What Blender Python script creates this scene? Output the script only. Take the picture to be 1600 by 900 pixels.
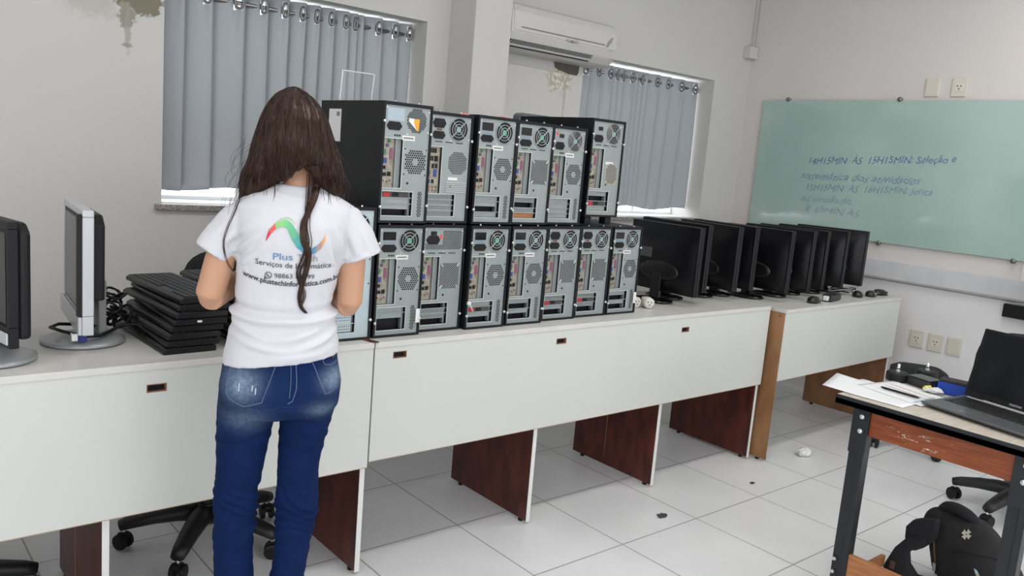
import bpy, bmesh, math, random
from mathutils import Vector, Matrix
from mathutils.bvhtree import BVHTree

random.seed(7)
for o in list(bpy.data.objects):
    bpy.data.objects.remove(o, do_unlink=True)
SC = bpy.context.scene
COL = SC.collection
PI = math.pi
D = math.radians

# ------------------------------------------------------------------ camera
camd = bpy.data.cameras.new('camera')
cam = bpy.data.objects.new('camera', camd)
COL.objects.link(cam)
camd.sensor_width = 36.0
camd.lens = 1282.6 / 1600 * 36.0
camd.clip_start = 0.05
cr = Vector((0.764648870835617, -0.6391338035408705, 0.0825838089530641))
cu = Vector((0.03741618509568867, 0.1719595823534672, 0.9843931791361147))
cf = Vector((0.6433600340576817, 0.7496251618030183, -0.15540264917013968))
mw = Matrix((cr, cu, -cf)).transposed().to_4x4()
mw.translation = (0, 0, 1.5)
cam.matrix_world = mw
SC.camera = cam

# ------------------------------------------------------------------ world, view, big lights
SC.view_settings.view_transform = 'Standard'
SC.view_settings.look = 'None'
SC.view_settings.gamma = 1.0
SC.view_settings.use_curve_mapping = False
SC.view_settings.exposure = -0.2
world = bpy.data.worlds.new('world')
SC.world = world
world.use_nodes = True
world.node_tree.nodes['Background'].inputs[0].default_value = (0.93, 0.96, 1.0, 1)
world.node_tree.nodes['Background'].inputs[1].default_value = 4.6
LAMP_POWER = 18.0

W = 3.85      # back wall
XR = 5.52     # right wall
XL = -3.2     # left wall
YF = -3.4     # wall behind the photographer
ZC = 3.15     # ceiling


def area_light(name, loc, rot, sx, sy, power, color=(1, 1, 1), parent=None):
    l = bpy.data.lights.new(name, 'AREA')
    l.shape = 'RECTANGLE'
    l.size = sx
    l.size_y = sy
    l.energy = power
    l.color = color
    o = bpy.data.objects.new(name, l)
    COL.objects.link(o)
    o.location = loc
    o.rotation_euler = rot
    if parent:
        o.parent = parent
    return o


# daylight through the unseen windows added behind the photographer and at the left
def sky_portal(name, x0, x1, z0, z1, y, inward):
    o = area_light(name, ((x0 + x1) / 2, y, (z0 + z1) / 2), (D(90 * inward), 0, 0), x1 - x0, z1 - z0, 1.0)
    o.data.cycles.is_portal = True


sky_portal('daylight_portal', -2.6, 5.0, 0.9, 2.7, YF - 0.16, 1)
o = area_light('daylight_portal', (XL - 0.16, -0.6, 1.75), (D(90), 0, D(-90)), 4.0, 1.7, 1.0)
o.data.cycles.is_portal = True

# ------------------------------------------------------------------ materials
MATS = {}


def mat(name, col, rough=0.5, metal=0.0, spec=0.5, noise=0.0, nscale=8.0, bump=0.0, bscale=60.0, emit=None, coat=0.0, trans=0.0, alpha=1.0):
    if name in MATS:
        return MATS[name]
    m = bpy.data.materials.new(name)
    m.use_nodes = True
    nt = m.node_tree
    b = nt.nodes['Principled BSDF']
    b.inputs['Base Color'].default_value = (*col, 1)
    b.inputs['Roughness'].default_value = rough
    b.inputs['Metallic'].default_value = metal
    b.inputs['Specular IOR Level'].default_value = spec
    b.inputs['Coat Weight'].default_value = coat
    b.inputs['Transmission Weight'].default_value = trans
    b.inputs['Alpha'].default_value = alpha
    if emit:
        b.inputs['Emission Color'].default_value = (*emit[:3], 1)
        b.inputs['Emission Strength'].default_value = emit[3]
    if noise or bump:
        tc = nt.nodes.new('ShaderNodeTexCoord')
    if noise:
        n = nt.nodes.new('ShaderNodeTexNoise')
        n.inputs['Scale'].default_value = nscale
        n.inputs['Detail'].default_value = 5
        nt.links.new(tc.outputs['Object'], n.inputs['Vector'])
        r = nt.nodes.new('ShaderNodeMapRange')
        r.inputs['From Min'].default_value = 0.3
        r.inputs['From Max'].default_value = 0.7
        r.inputs['To Min'].default_value = 1 - noise
        r.inputs['To Max'].default_value = 1 + noise
        nt.links.new(n.outputs['Fac'], r.inputs['Value'])
        v = nt.nodes.new('ShaderNodeVectorMath')
        v.operation = 'SCALE'
        v.inputs[0].default_value = col
        nt.links.new(r.outputs[0], v.inputs['Scale'])
        nt.links.new(v.outputs[0], b.inputs['Base Color'])
    if bump:
        n2 = nt.nodes.new('ShaderNodeTexNoise')
        n2.inputs['Scale'].default_value = bscale
        n2.inputs['Detail'].default_value = 4
        nt.links.new(tc.outputs['Object'], n2.inputs['Vector'])
        bp = nt.nodes.new('ShaderNodeBump')
        bp.inputs['Strength'].default_value = bump
        bp.inputs['Distance'].default_value = 0.004
        nt.links.new(n2.outputs['Fac'], bp.inputs['Height'])
        nt.links.new(bp.outputs[0], b.inputs['Normal'])
    MATS[name] = m
    return m


class NT:
    """tiny node helper for hand-made materials"""
    def __init__(s, name, rough=0.6):
        s.m = bpy.data.materials.new(name)
        s.m.use_nodes = True
        s.nt = s.m.node_tree
        s.b = s.nt.nodes['Principled BSDF']
        s.b.inputs['Roughness'].default_value = rough
        s.tc = s.nt.nodes.new('ShaderNodeTexCoord')
        MATS[name] = s.m

    def link(s, a, b):
        s.nt.links.new(a, b)

    def math(s, op, a, b=None, c=None):
        n = s.nt.nodes.new('ShaderNodeMath')
        n.operation = op
        for i, v in enumerate((a, b, c)):
            if v is None:
                continue
            if isinstance(v, (int, float)):
                n.inputs[i].default_value = v
            else:
                s.link(v, n.inputs[i])
        return n.outputs[0]

    def noise(s, scale, detail=5, vec=None, out='Fac', rough=0.5):
        n = s.nt.nodes.new('ShaderNodeTexNoise')
        n.inputs['Scale'].default_value = scale
        n.inputs['Detail'].default_value = detail
        n.inputs['Roughness'].default_value = rough
        s.link(vec if vec else s.tc.outputs['Object'], n.inputs['Vector'])
        return n.outputs[out]

    def sep(s, vec=None):
        n = s.nt.nodes.new('ShaderNodeSeparateXYZ')
        s.link(vec if vec else s.tc.outputs['Object'], n.inputs[0])
        return n.outputs

    def mapr(s, v, a, b, c=0.0, d=1.0, smooth=True):
        n = s.nt.nodes.new('ShaderNodeMapRange')
        if smooth:
            n.interpolation_type = 'SMOOTHSTEP'
        for i, x in enumerate((v, a, b, c, d)):
            if isinstance(x, (int, float)):
                n.inputs[i].default_value = x
            else:
                s.link(x, n.inputs[i])
        return n.outputs[0]

    def mix(s, fac, a, b):
        n = s.nt.nodes.new('ShaderNodeMix')
        n.data_type = 'RGBA'
        if isinstance(fac, (int, float)):
            n.inputs[0].default_value = fac
        else:
            s.link(fac, n.inputs[0])
        for i, x in ((6, a), (7, b)):
            if isinstance(x, tuple):
                n.inputs[i].default_value = (*x, 1)
            else:
                s.link(x, n.inputs[i])
        return n.outputs[2]

    def mapping(s, scale=(1, 1, 1), loc=(0, 0, 0), vec=None):
        n = s.nt.nodes.new('ShaderNodeMapping')
        n.inputs['Scale'].default_value = scale
        n.inputs['Location'].default_value = loc
        s.link(vec if vec else s.tc.outputs['Object'], n.inputs[0])
        return n.outputs[0]

    def color(s, c):
        s.link(c, s.b.inputs['Base Color'])

    def bump(s, h, strength=0.3, dist=0.004):
        n = s.nt.nodes.new('ShaderNodeBump')
        n.inputs['Strength'].default_value = strength
        n.inputs['Distance'].default_value = dist
        s.link(h, n.inputs['Height'])
        s.link(n.outputs[0], s.b.inputs['Normal'])


def wood(name, c1, c2, rough=0.45, scale=(2, 30, 2)):
    n = NT(name, rough)
    v = n.mapping(scale)
    f = n.noise(3.0, 6, v)
    n.color(n.mix(n.mapr(f, 0.35, 0.65), c1, c2))
    return n.m


# wall paint with the damp and broken patches the room has
WALL = (0.60, 0.587, 0.565)


def wall_material():
    n = NT('wall_paint', 0.75)
    x, y, z = n.sep()
    big = n.noise(1.3, 4)
    base = n.mix(n.mapr(big, 0.3, 0.7), tuple(c * 0.97 for c in WALL), WALL)
    fine = n.noise(26, 7, rough=0.65)
    # broken plaster above the left of the first window
    def spot(cx, cz, rx, rz):
        a = n.math('POWER', n.math('DIVIDE', n.math('SUBTRACT', x, cx), rx), 2)
        b = n.math('POWER', n.math('DIVIDE', n.math('SUBTRACT', z, cz), rz), 2)
        return n.math('SQRT', n.math('ADD', a, b))
    jag = n.math('MULTIPLY', n.math('SUBTRACT', fine, 0.5), 2.4)
    def mask(cx, cz, rx, rz, soft=0.12):
        d = n.math('ADD', spot(cx, cz, rx, rz), jag)
        return n.mapr(d, 1.0 + soft, 1.0 - soft)
    col = n.mix(n.math('MULTIPLY', mask(0.90, 2.00, 0.10, 0.06, 0.5), 0.35), base, (0.34, 0.31, 0.24))
    col = n.mix(mask(1.09, 2.03, 0.105, 0.055), col, (0.21, 0.19, 0.135))
    col = n.mix(mask(1.035, 1.965, 0.035, 0.05), col, (0.30, 0.285, 0.235))
    col = n.mix(n.math('MULTIPLY', mask(1.037, 1.90, 0.012, 0.085, 0.4), 0.75), col, (0.34, 0.32, 0.28))
    col = n.mix(n.math('MULTIPLY', mask(1.033, 1.838, 0.022, 0.010, 0.3), 0.8), col, (0.27, 0.26, 0.24))
    col = n.mix(mask(1.01, 2.055, 0.035, 0.018), col, (0.03, 0.022, 0.015))
    # damp halo round the pipe hole under the air conditioner
    col = n.mix(n.math('MULTIPLY', mask(3.55, 2.01, 0.105, 0.075, 0.35), 0.9), col, n.mix(n.mapr(n.noise(45, 5), 0.42, 0.62), (0.40, 0.37, 0.29), (0.68, 0.65, 0.57)))
    col = n.mix(n.math('MULTIPLY', mask(3.60, 1.90, 0.012, 0.10, 0.4), 0.6), col, (0.36, 0.34, 0.28))
    col = n.mix(n.math('MULTIPLY', mask(3.598, 1.66, 0.005, 0.2, 0.5), 0.4), col, (0.40, 0.38, 0.33))
    n.color(col)
    n.bump(n.noise(35, 5), 0.12)
    return n.m


M_wall = wall_material()
M_plain = mat('plain_wall_paint', WALL, 0.75, noise=0.03, nscale=1.5, bump=0.1, bscale=35)
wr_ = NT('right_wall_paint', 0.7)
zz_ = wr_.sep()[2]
wr_.color(wr_.mix(wr_.mapr(zz_, 0.905, 0.91), (0.80, 0.795, 0.80), wr_.mix(wr_.mapr(wr_.noise(1.2, 4), 0.3, 0.7), (0.67, 0.635, 0.612), (0.70, 0.665, 0.642))))  # whiter dado paint below the rail, also standing in for brighter light there
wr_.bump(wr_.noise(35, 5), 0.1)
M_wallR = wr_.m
M_ceil = mat('ceiling_paint', (0.8, 0.8, 0.79), 0.8)


def floor_material():
    n = NT('floor_tiles', 0.32)
    x, y, z = n.sep()
    T = 0.47972
    fx = n.math('FRACT', n.math('DIVIDE', n.math('SUBTRACT', x, 1.96042 - 20 * T), T))
    fy = n.math('FRACT', n.math('DIVIDE', n.math('SUBTRACT', y, 2.50495 - 20 * T), T))
    g = 0.0042
    ex = n.math('MINIMUM', fx, n.math('SUBTRACT', 1.0, fx))
    ey = n.math('MINIMUM', fy, n.math('SUBTRACT', 1.0, fy))
    e = n.math('MINIMUM', ex, ey)
    grout = n.mapr(e, g, g * 1.9, 1.0, 0.0)
    dirt = n.mapr(n.noise(2.5, 5), 0.3, 0.75)
    tile = n.mix(dirt, (0.70, 0.70, 0.71), (0.765, 0.765, 0.775))
    spk = n.mapr(n.noise(70, 2), 0.72, 0.78)
    tile = n.mix(n.math('MULTIPLY', spk, 0.25), tile, (0.35, 0.34, 0.32))
    gcol = n.mix(n.noise(3.0, 3), (0.25, 0.24, 0.23), (0.46, 0.45, 0.44))
    n.color(n.mix(grout, tile, gcol))
    n.bump(n.math('SUBTRACT', 1.0, grout), 0.5, 0.002)
    return n.m


M_floor = floor_material()
M_white = mat('white_laminate', (0.585, 0.595, 0.565), 0.42, noise=0.015, nscale=3)
M_whitetop = mat('worn_white_top', (0.60, 0.59, 0.56), 0.35, noise=0.05, nscale=6)
M_edge = mat('white_edge_band', (0.70, 0.71, 0.69), 0.4)
M_mahog = wood('mahogany_laminate', (0.050, 0.010, 0.006), (0.105, 0.020, 0.011), 0.4, (30, 6, 2))
M_chip = wood('light_brown_board', (0.26, 0.125, 0.05), (0.36, 0.19, 0.085), 0.55, (20, 4, 1.5))
M_ochre = wood('ochre_board', (0.21, 0.095, 0.040), (0.27, 0.13, 0.058), 0.5, (20, 4, 1.5))
M_black = mat('black_steel', (0.0062, 0.0072, 0.0092), 0.5, spec=0.28, noise=0.1, nscale=20)
M_blackp = mat('black_plastic', (0.0075, 0.0075, 0.009), 0.5, spec=0.3, bump=0.05, bscale=200)
M_gloss = mat('gloss_black', (0.006, 0.006, 0.007), 0.12)
M_dark = mat('dark_hole', (0.006, 0.006, 0.007), 0.8)
M_steel = mat('galvanised_steel', (0.295, 0.33, 0.33), 0.42, 0.3, noise=0.06, nscale=14)
M_steelb = mat('pale_blue_steel', (0.44, 0.53, 0.56), 0.42, 0.3, noise=0.04, nscale=14)
M_chrome = mat('chrome', (0.75, 0.76, 0.76), 0.18, 1.0)
M_screw = mat('screw_metal', (0.72, 0.72, 0.70), 0.3, 0.7)
M_beige = mat('beige_io_plate', (0.33, 0.30, 0.245), 0.45, 0.3, noise=0.25, nscale=60)
M_sticker = mat('white_sticker', (0.72, 0.72, 0.70), 0.5)
M_grime = mat('grey_print', (0.20, 0.20, 0.20), 0.6)
M_pink = mat('magenta_port', (0.26, 0.075, 0.16), 0.4)
M_blue = mat('blue_port', (0.035, 0.06, 0.25), 0.4)
M_green = mat('green_port', (0.05, 0.16, 0.09), 0.4)
M_orange = mat('orange_port', (0.40, 0.15, 0.08), 0.4)
M_purple = mat('purple_port', (0.10, 0.06, 0.14), 0.4)
M_red = mat('red_card', (0.42, 0.02, 0.03), 0.5)
M_hub = mat('fan_hub', (0.24, 0.36, 0.35), 0.5)
M_hubg = mat('green_fan_hub', (0.14, 0.38, 0.25), 0.5)
M_yellow = mat('orange_sticker', (0.80, 0.36, 0.03), 0.5)
M_silver = mat('silver_plastic', (0.52, 0.53, 0.55), 0.35, 0.2)
M_greyscr = mat('grey_screen', (0.075, 0.072, 0.068), 0.28)
M_ac = mat('cream_plastic', (0.57, 0.55, 0.525), 0.4)
M_acgrey = mat('grey_plastic', (0.30, 0.31, 0.31), 0.4)
M_socket = mat('aged_socket_plastic', (0.66, 0.63, 0.54), 0.4)
M_granite = mat('granite', (0.27, 0.25, 0.235), 0.4, noise=0.6, nscale=120)
M_alu = mat('aluminium', (0.55, 0.56, 0.57), 0.35, 0.8)
M_paper = mat('white_paper', (0.82, 0.82, 0.84), 0.6)
M_cardtop = wood('pale_worn_top', (0.52, 0.46, 0.38), (0.60, 0.54, 0.46), 0.4, (3, 30, 2))
M_bluefoam = mat('blue_foam', (0.005, 0.045, 0.33), 0.7, bump=0.3, bscale=150)
M_fabric = mat('black_fabric', (0.009, 0.009, 0.0115), 0.85, bump=0.4, bscale=300)
M_fabric2 = mat('charcoal_fabric', (0.0115, 0.011, 0.012), 0.85, bump=0.4, bscale=300)
M_tableframe = mat('black_painted_steel', (0.012, 0.014, 0.018), 0.4, noise=0.2, nscale=25, bump=0.15, bscale=50)


def curtain_material():
    n = NT('grey_curtain', 0.75)
    f = n.noise(160, 3)
    n.color(n.mix(f, (0.40, 0.43, 0.455), (0.44, 0.47, 0.495)))
    t = n.nt.nodes.new('ShaderNodeBsdfTranslucent')
    t.inputs[0].default_value = (0.9, 0.82, 0.84, 1)
    ms = n.nt.nodes.new('ShaderNodeMixShader')
    ms.inputs[0].default_value = 0.045
    out = n.nt.nodes['Material Output']
    n.link(n.b.outputs[0], ms.inputs[1])
    n.link(t.outputs[0], ms.inputs[2])
    n.link(ms.outputs[0], out.inputs[0])
    return n.m


M_curtain = curtain_material()


def glass_material(name, tint=(1, 1, 1), gl=0.06):
    m = bpy.data.materials.new(name)
    m.use_nodes = True
    nt = m.node_tree
    nt.nodes.clear()
    out = nt.nodes.new('ShaderNodeOutputMaterial')
    tr = nt.nodes.new('ShaderNodeBsdfTransparent')
    tr.inputs[0].default_value = (*tint, 1)
    g = nt.nodes.new('ShaderNodeBsdfGlossy')
    g.inputs['Roughness'].default_value = 0.03
    mx = nt.nodes.new('ShaderNodeMixShader')
    mx.inputs[0].default_value = gl
    nt.links.new(tr.outputs[0], mx.inputs[1])
    nt.links.new(g.outputs[0], mx.inputs[2])
    nt.links.new(mx.outputs[0], out.inputs[0])
    return m


M_glass = glass_material('window_glass')
M_acrylic = glass_material('clear_acrylic', (0.95, 0.96, 0.96), 0.015)

# ------------------------------------------------------------------ mesh builder


class MB:
    def __init__(s):
        s.v = []
        s.f = []

    def add(s, vs, fs):
        o = len(s.v)
        s.v += [tuple(p) for p in vs]
        s.f += [tuple(i + o for i in f) for f in fs]
        return s

    def box(s, x0, x1, y0, y1, z0, z1):
        x0, x1 = min(x0, x1), max(x0, x1)
        y0, y1 = min(y0, y1), max(y0, y1)
        z0, z1 = min(z0, z1), max(z0, z1)
        vs = [(x0, y0, z0), (x1, y0, z0), (x1, y1, z0), (x0, y1, z0), (x0, y0, z1), (x1, y0, z1), (x1, y1, z1), (x0, y1, z1)]
        return s.add(vs, [(0, 3, 2, 1), (4, 5, 6, 7), (0, 1, 5, 4), (1, 2, 6, 5), (2, 3, 7, 6), (3, 0, 4, 7)])

    def prism(s, poly, d0, d1, axis='y'):
        """poly in the two other axes (x,z for y; x,y for z; y,z for x)"""
        def P(a, b, d):
            return {'y': (a, d, b), 'z': (a, b, d), 'x': (d, a, b)}[axis]
        n = len(poly)
        vs = [P(a, b, d0) for a, b in poly] + [P(a, b, d1) for a, b in poly]
        fs = [tuple(range(n)), tuple(range(2 * n - 1, n - 1, -1))]
        fs += [((i + 1) % n, i, i + n, (i + 1) % n + n) for i in range(n)]
        return s.add(vs, fs)

    def tube(s, pts, r, n=8, caps=True, closed=False, flat=1.0):
        pts = [Vector(p) for p in pts]
        k = len(pts)
        rs = r if isinstance(r, (list, tuple)) else [r] * k
        vs = []
        prev = None
        for i, p in enumerate(pts):
            if closed:
                t = pts[(i + 1) % k] - pts[i - 1]
            else:
                t = pts[min(i + 1, k - 1)] - pts[max(i - 1, 0)]
            if t.length < 1e-9:
                t = Vector((0, 0, 1))
            t.normalize()
            if prev is None:
                a = Vector((0, 0, 1)) if abs(t.z) < 0.9 else Vector((1, 0, 0))
                u = t.cross(a).normalized()
            else:
                u = prev - t * prev.dot(t)
                if u.length < 1e-6:
                    u = t.orthogonal()
                u.normalize()
            prev = u
            w = t.cross(u)
            for j in range(n):
                an = 2 * PI * j / n
                vs.append(p + u * math.cos(an) * rs[i] + w * math.sin(an) * rs[i] * flat)
        fs = []
        seg = k if closed else k - 1
        for i in range(seg):
            for j in range(n):
                a = i * n + j
                b = i * n + (j + 1) % n
                c = ((i + 1) % k) * n + (j + 1) % n
                d = ((i + 1) % k) * n + j
                fs.append((a, b, c, d))
        if caps and not closed:
            fs.append(tuple(range(n - 1, -1, -1)))
            fs.append(tuple(range((k - 1) * n, k * n)))
        return s.add(vs, fs)

    def cyl(s, p0, p1, r0, r1=None, n=16):
        return s.tube([p0, p1], [r0, r1 if r1 is not None else r0], n)

    def lathe(s, prof, c=(0, 0, 0), n=24, axis='z'):
        """prof: list of (r, h)"""
        vs = []
        for r, h in prof:
            for j in range(n):
                a = 2 * PI * j / n
                x, y = r * math.cos(a), r * math.sin(a)
                p = {'z': (x, y, h), 'y': (x, h, y), 'x': (h, x, y)}[axis]
                vs.append((p[0] + c[0], p[1] + c[1], p[2] + c[2]))
        fs = []
        for i in range(len(prof) - 1):
            for j in range(n):
                fs.append((i * n + j, i * n + (j + 1) % n, (i + 1) * n + (j + 1) % n, (i + 1) * n + j))
        fs.append(tuple(range(n - 1, -1, -1)))
        fs.append(tuple(range((len(prof) - 1) * n, len(prof) * n)))
        return s.add(vs, fs)

    def loft(s, rings, n=24, p=2.0):
        """horizontal super-ellipse rings (cx, cy, cz, rx, ry[, slope])"""
        vs = []
        for rg in rings:
            cx, cy, cz, rx, ry = rg[:5]
            sl = rg[5] if len(rg) > 5 else 0.0
            for j in range(n):
                a = 2 * PI * j / n
                ca, sa = math.cos(a), math.sin(a)
                x = math.copysign(abs(ca) ** (2 / p), ca) * rx
                y = math.copysign(abs(sa) ** (2 / p), sa) * ry
                vs.append((cx + x, cy + y, cz + sl * x))
        k = len(rings)
        fs = []
        for i in range(k - 1):
            for j in range(n):
                fs.append((i * n + j, i * n + (j + 1) % n, (i + 1) * n + (j + 1) % n, (i + 1) * n + j))
        fs.append(tuple(range(n - 1, -1, -1)))
        fs.append(tuple(range((k - 1) * n, k * n)))
        return s.add(vs, fs)

    def ball(s, c, rx, ry=None, rz=None, n=16, m=10):
        ry = rx if ry is None else ry
        rz = rx if rz is None else rz
        vs = [(c[0], c[1], c[2] - rz)]
        for i in range(1, m):
            ph = -PI / 2 + PI * i / m
            for j in range(n):
                a = 2 * PI * j / n
                vs.append((c[0] + rx * math.cos(ph) * math.cos(a), c[1] + ry * math.cos(ph) * math.sin(a), c[2] + rz * math.sin(ph)))
        vs.append((c[0], c[1], c[2] + rz))
        fs = []
        for j in range(n):
            fs.append((0, 1 + (j + 1) % n, 1 + j))
            for i in range(m - 2):
                a = 1 + i * n + j
                b = 1 + i * n + (j + 1) % n
                fs.append((a, b, b + n, a + n))
            fs.append((len(vs) - 1, 1 + (m - 2) * n + j, 1 + (m - 2) * n + (j + 1) % n))
        return s.add(vs, fs)

    def xf(s, M):
        s.v = [tuple(M @ Vector(p)) for p in s.v]
        return s

    def merge(s, other):
        return s.add(other.v, other.f)

    def mesh(s, name):
        me = bpy.data.meshes.new(name)
        me.from_pydata(s.v, [], s.f)
        bm = bmesh.new()
        bm.from_mesh(me)
        bmesh.ops.recalc_face_normals(bm, faces=bm.faces)
        bm.to_mesh(me)
        bm.free()
        return me

    def build(s, name, material, parent=None, bev=0.0, smooth=False, seg=2, loc=None, rz=0.0, sub=0):
        me = s.mesh(name)
        me.materials.append(material)
        o = bpy.data.objects.new(name, me)
        COL.objects.link(o)
        if parent is not None:
            o.parent = parent
        if loc is not None:
            o.location = loc
        o.rotation_euler.z = rz
        finish(o, bev, smooth, seg, sub)
        return o


def finish(o, bev=0.0, smooth=False, seg=2, sub=0):
    if bev:
        b = o.modifiers.new('bevel', 'BEVEL')
        b.width = bev
        b.segments = seg
        b.limit_method = 'ANGLE'
        b.angle_limit = D(40)
    if sub:
        b = o.modifiers.new('sub', 'SUBSURF')
        b.levels = sub
        b.render_levels = sub
    if smooth:
        for p in o.data.polygons:
            p.use_smooth = True


def thing(name, label, cat, loc=(0, 0, 0), rz=0.0, group=None):
    o = bpy.data.objects.new(name, None)
    COL.objects.link(o)
    o.empty_display_size = 0.05
    o.location = loc
    o.rotation_euler = (0, 0, rz)
    o['label'] = label
    o['category'] = cat
    if group:
        o['group'] = group
    return o


def tag(o, label, cat, group=None, kind=None):
    o['label'] = label
    o['category'] = cat
    if group:
        o['group'] = group
    if kind:
        o['kind'] = kind
    return o


def struct(name, mb, m, bev=0.0, parent=None):
    o = mb.build(name, m, parent, bev)
    if parent is None:
        o['kind'] = 'structure'
    return o


def dup(root, loc, rz=0.0, label=None, group=None):
    r = root.copy()
    COL.objects.link(r)
    r.location = loc
    r.rotation_euler = (0, 0, rz)
    if label:
        r['label'] = label
    if group:
        r['group'] = group
    for ch in list(root.children):
        c = ch.copy()
        COL.objects.link(c)
        c.parent = r
        for g in list(ch.children):
            q = g.copy()
            COL.objects.link(q)
            q.parent = c
    return r


def holed(x0, x1, z0, z1, holes, y0, y1, mb=None):
    """a panel in the xz plane between y0 and y1 with rectangular holes (hx0,hx1,hz0,hz1)"""
    mb = mb or MB()
    xs = sorted(set([x0, x1] + [h[0] for h in holes] + [h[1] for h in holes]))
    zs = sorted(set([z0, z1] + [h[2] for h in holes] + [h[3] for h in holes]))
    nx, nz = len(xs), len(zs)
    o = len(mb.v)
    for y in (y0, y1):
        for z in zs:
            for x in xs:
                mb.v.append((x, y, z))
    def solid(i, j):
        if i < 0 or j < 0 or i >= nx - 1 or j >= nz - 1:
            return False
        cx, cz = (xs[i] + xs[i + 1]) / 2, (zs[j] + zs[j + 1]) / 2
        return not any(h[0] < cx < h[1] and h[2] < cz < h[3] for h in holes)
    idx = lambda i, j, k: o + k * nx * nz + j * nx + i
    for i in range(nx - 1):
        for j in range(nz - 1):
            if not solid(i, j):
                continue
            mb.f.append((idx(i, j, 0), idx(i + 1, j, 0), idx(i + 1, j + 1, 0), idx(i, j + 1, 0)))
            mb.f.append((idx(i, j, 1), idx(i, j + 1, 1), idx(i + 1, j + 1, 1), idx(i + 1, j, 1)))
            if not solid(i - 1, j):
                mb.f.append((idx(i, j, 0), idx(i, j + 1, 0), idx(i, j + 1, 1), idx(i, j, 1)))
            if not solid(i + 1, j):
                mb.f.append((idx(i + 1, j, 0), idx(i + 1, j, 1), idx(i + 1, j + 1, 1), idx(i + 1, j + 1, 0)))
            if not solid(i, j - 1):
                mb.f.append((idx(i, j, 0), idx(i, j, 1), idx(i + 1, j, 1), idx(i + 1, j, 0)))
            if not solid(i, j + 1):
                mb.f.append((idx(i, j + 1, 0), idx(i + 1, j + 1, 0), idx(i + 1, j + 1, 1), idx(i, j + 1, 1)))
    return mb


def text_mesh(body, size, bold=0.0, shear=0.0, spacing=1.0, align='LEFT'):
    """vertices (x,y) and faces of a line of text, baseline at y=0, width w"""
    c = bpy.data.curves.new('text', 'FONT')
    c.body = body
    c.size = size
    c.shear = shear
    c.offset = bold
    c.space_character = spacing
    c.align_x = align
    c.resolution_u = 3
    o = bpy.data.objects.new('text', c)
    COL.objects.link(o)
    bpy.context.view_layer.update()
    dg = bpy.context.evaluated_depsgraph_get()
    me = bpy.data.meshes.new_from_object(o.evaluated_get(dg))
    vs = [(v.co.x, v.co.y) for v in me.vertices]
    fs = [tuple(p.vertices) for p in me.polygons]
    bpy.data.objects.remove(o, do_unlink=True)
    bpy.data.curves.remove(c)
    bpy.data.meshes.remove(me)
    w = max(v[0] for v in vs) if vs else 0
    return vs, fs, w


def evaluated_mesh(o):
    bpy.context.view_layer.update()
    dg = bpy.context.evaluated_depsgraph_get()
    return bpy.data.meshes.new_from_object(o.evaluated_get(dg))


def blob(mb, voxel, smooth_it=6, factor=0.5):
    """fuse the closed shapes of mb into one smooth skin; returns a mesh"""
    me = mb.mesh('blob')
    o = bpy.data.objects.new('blob', me)
    COL.objects.link(o)
    r = o.modifiers.new('r', 'REMESH')
    r.mode = 'VOXEL'
    r.voxel_size = voxel
    s = o.modifiers.new('s', 'SMOOTH')
    s.factor = factor
    s.iterations = smooth_it
    out = evaluated_mesh(o)
    bpy.data.objects.remove(o, do_unlink=True)
    for p in out.polygons:
        p.use_smooth = True
    return out


def link_mesh(name, me, material, parent=None):
    me.materials.clear()
    me.materials.append(material)
    o = bpy.data.objects.new(name, me)
    COL.objects.link(o)
    if parent:
        o.parent = parent
    return o


#STRUCTURE
# ------------------------------------------------------------------ the room
struct('floor', MB().box(XL, XR, YF, W, -0.1, 0), M_floor)
struct('ceiling', MB().box(XL - 0.2, XR + 0.2, YF - 0.2, W + 0.25, ZC, ZC + 0.1), M_ceil)
WT = 0.32
WIN1 = (1.186, 2.549, 1.166, 2.187)
WIN2 = (3.745, 5.102, 1.166, 2.19)
HOLE = (3.49, 3.70, 2.053, 2.125)
wb = holed(XL, XR + 0.2, -0.1, ZC, [WIN1, WIN2], W, W + WT)
struct('wall_back', wb, M_wall)
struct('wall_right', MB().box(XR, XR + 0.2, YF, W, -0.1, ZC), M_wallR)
LWN = (-2.6, 1.4, 0.9, 2.6)
wl_ = holed(YF, W + WT, -0.1, ZC, [LWN], -XL, -XL + 0.2)
wl_.v = [(-y, x, z) for x, y, z in wl_.v]
struct('wall_left', wl_, M_plain)
FW = (-2.6, 5.0, 0.9, 2.7)
struct('wall_front', holed(XL, XR, -0.1, ZC, [FW], YF - 0.2, YF), M_plain)
struct('wall_pillar', MB().box(2.698, 2.945, 3.622, W, 0, ZC), M_plain, 0.004)


def window(name, w, yglass, n=3, t=0.045):
    x0, x1, z0, z1 = w
    fr = MB()
    holes = []
    ww = (x1 - x0 - 0.002) / n
    for i in range(n):
        holes.append((x0 + 0.001 + ww * i + t / 2, x0 + 0.001 + ww * (i + 1) - t / 2, z0 + t, z1 - t))
    holed(x0 + 0.001, x1 - 0.001, z0 + 0.001, z1 - 0.001, holes, yglass - 0.02, yglass + 0.02, fr)
    f = struct(name, fr, mat('white_window_frame', (0.75, 0.75, 0.75), 0.4))
    MB().box(x0 + 0.02, x1 - 0.02, yglass - 0.003, yglass + 0.003, z0 + 0.02, z1 - 0.02).build('pane', M_glass, f)
    return f


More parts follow.
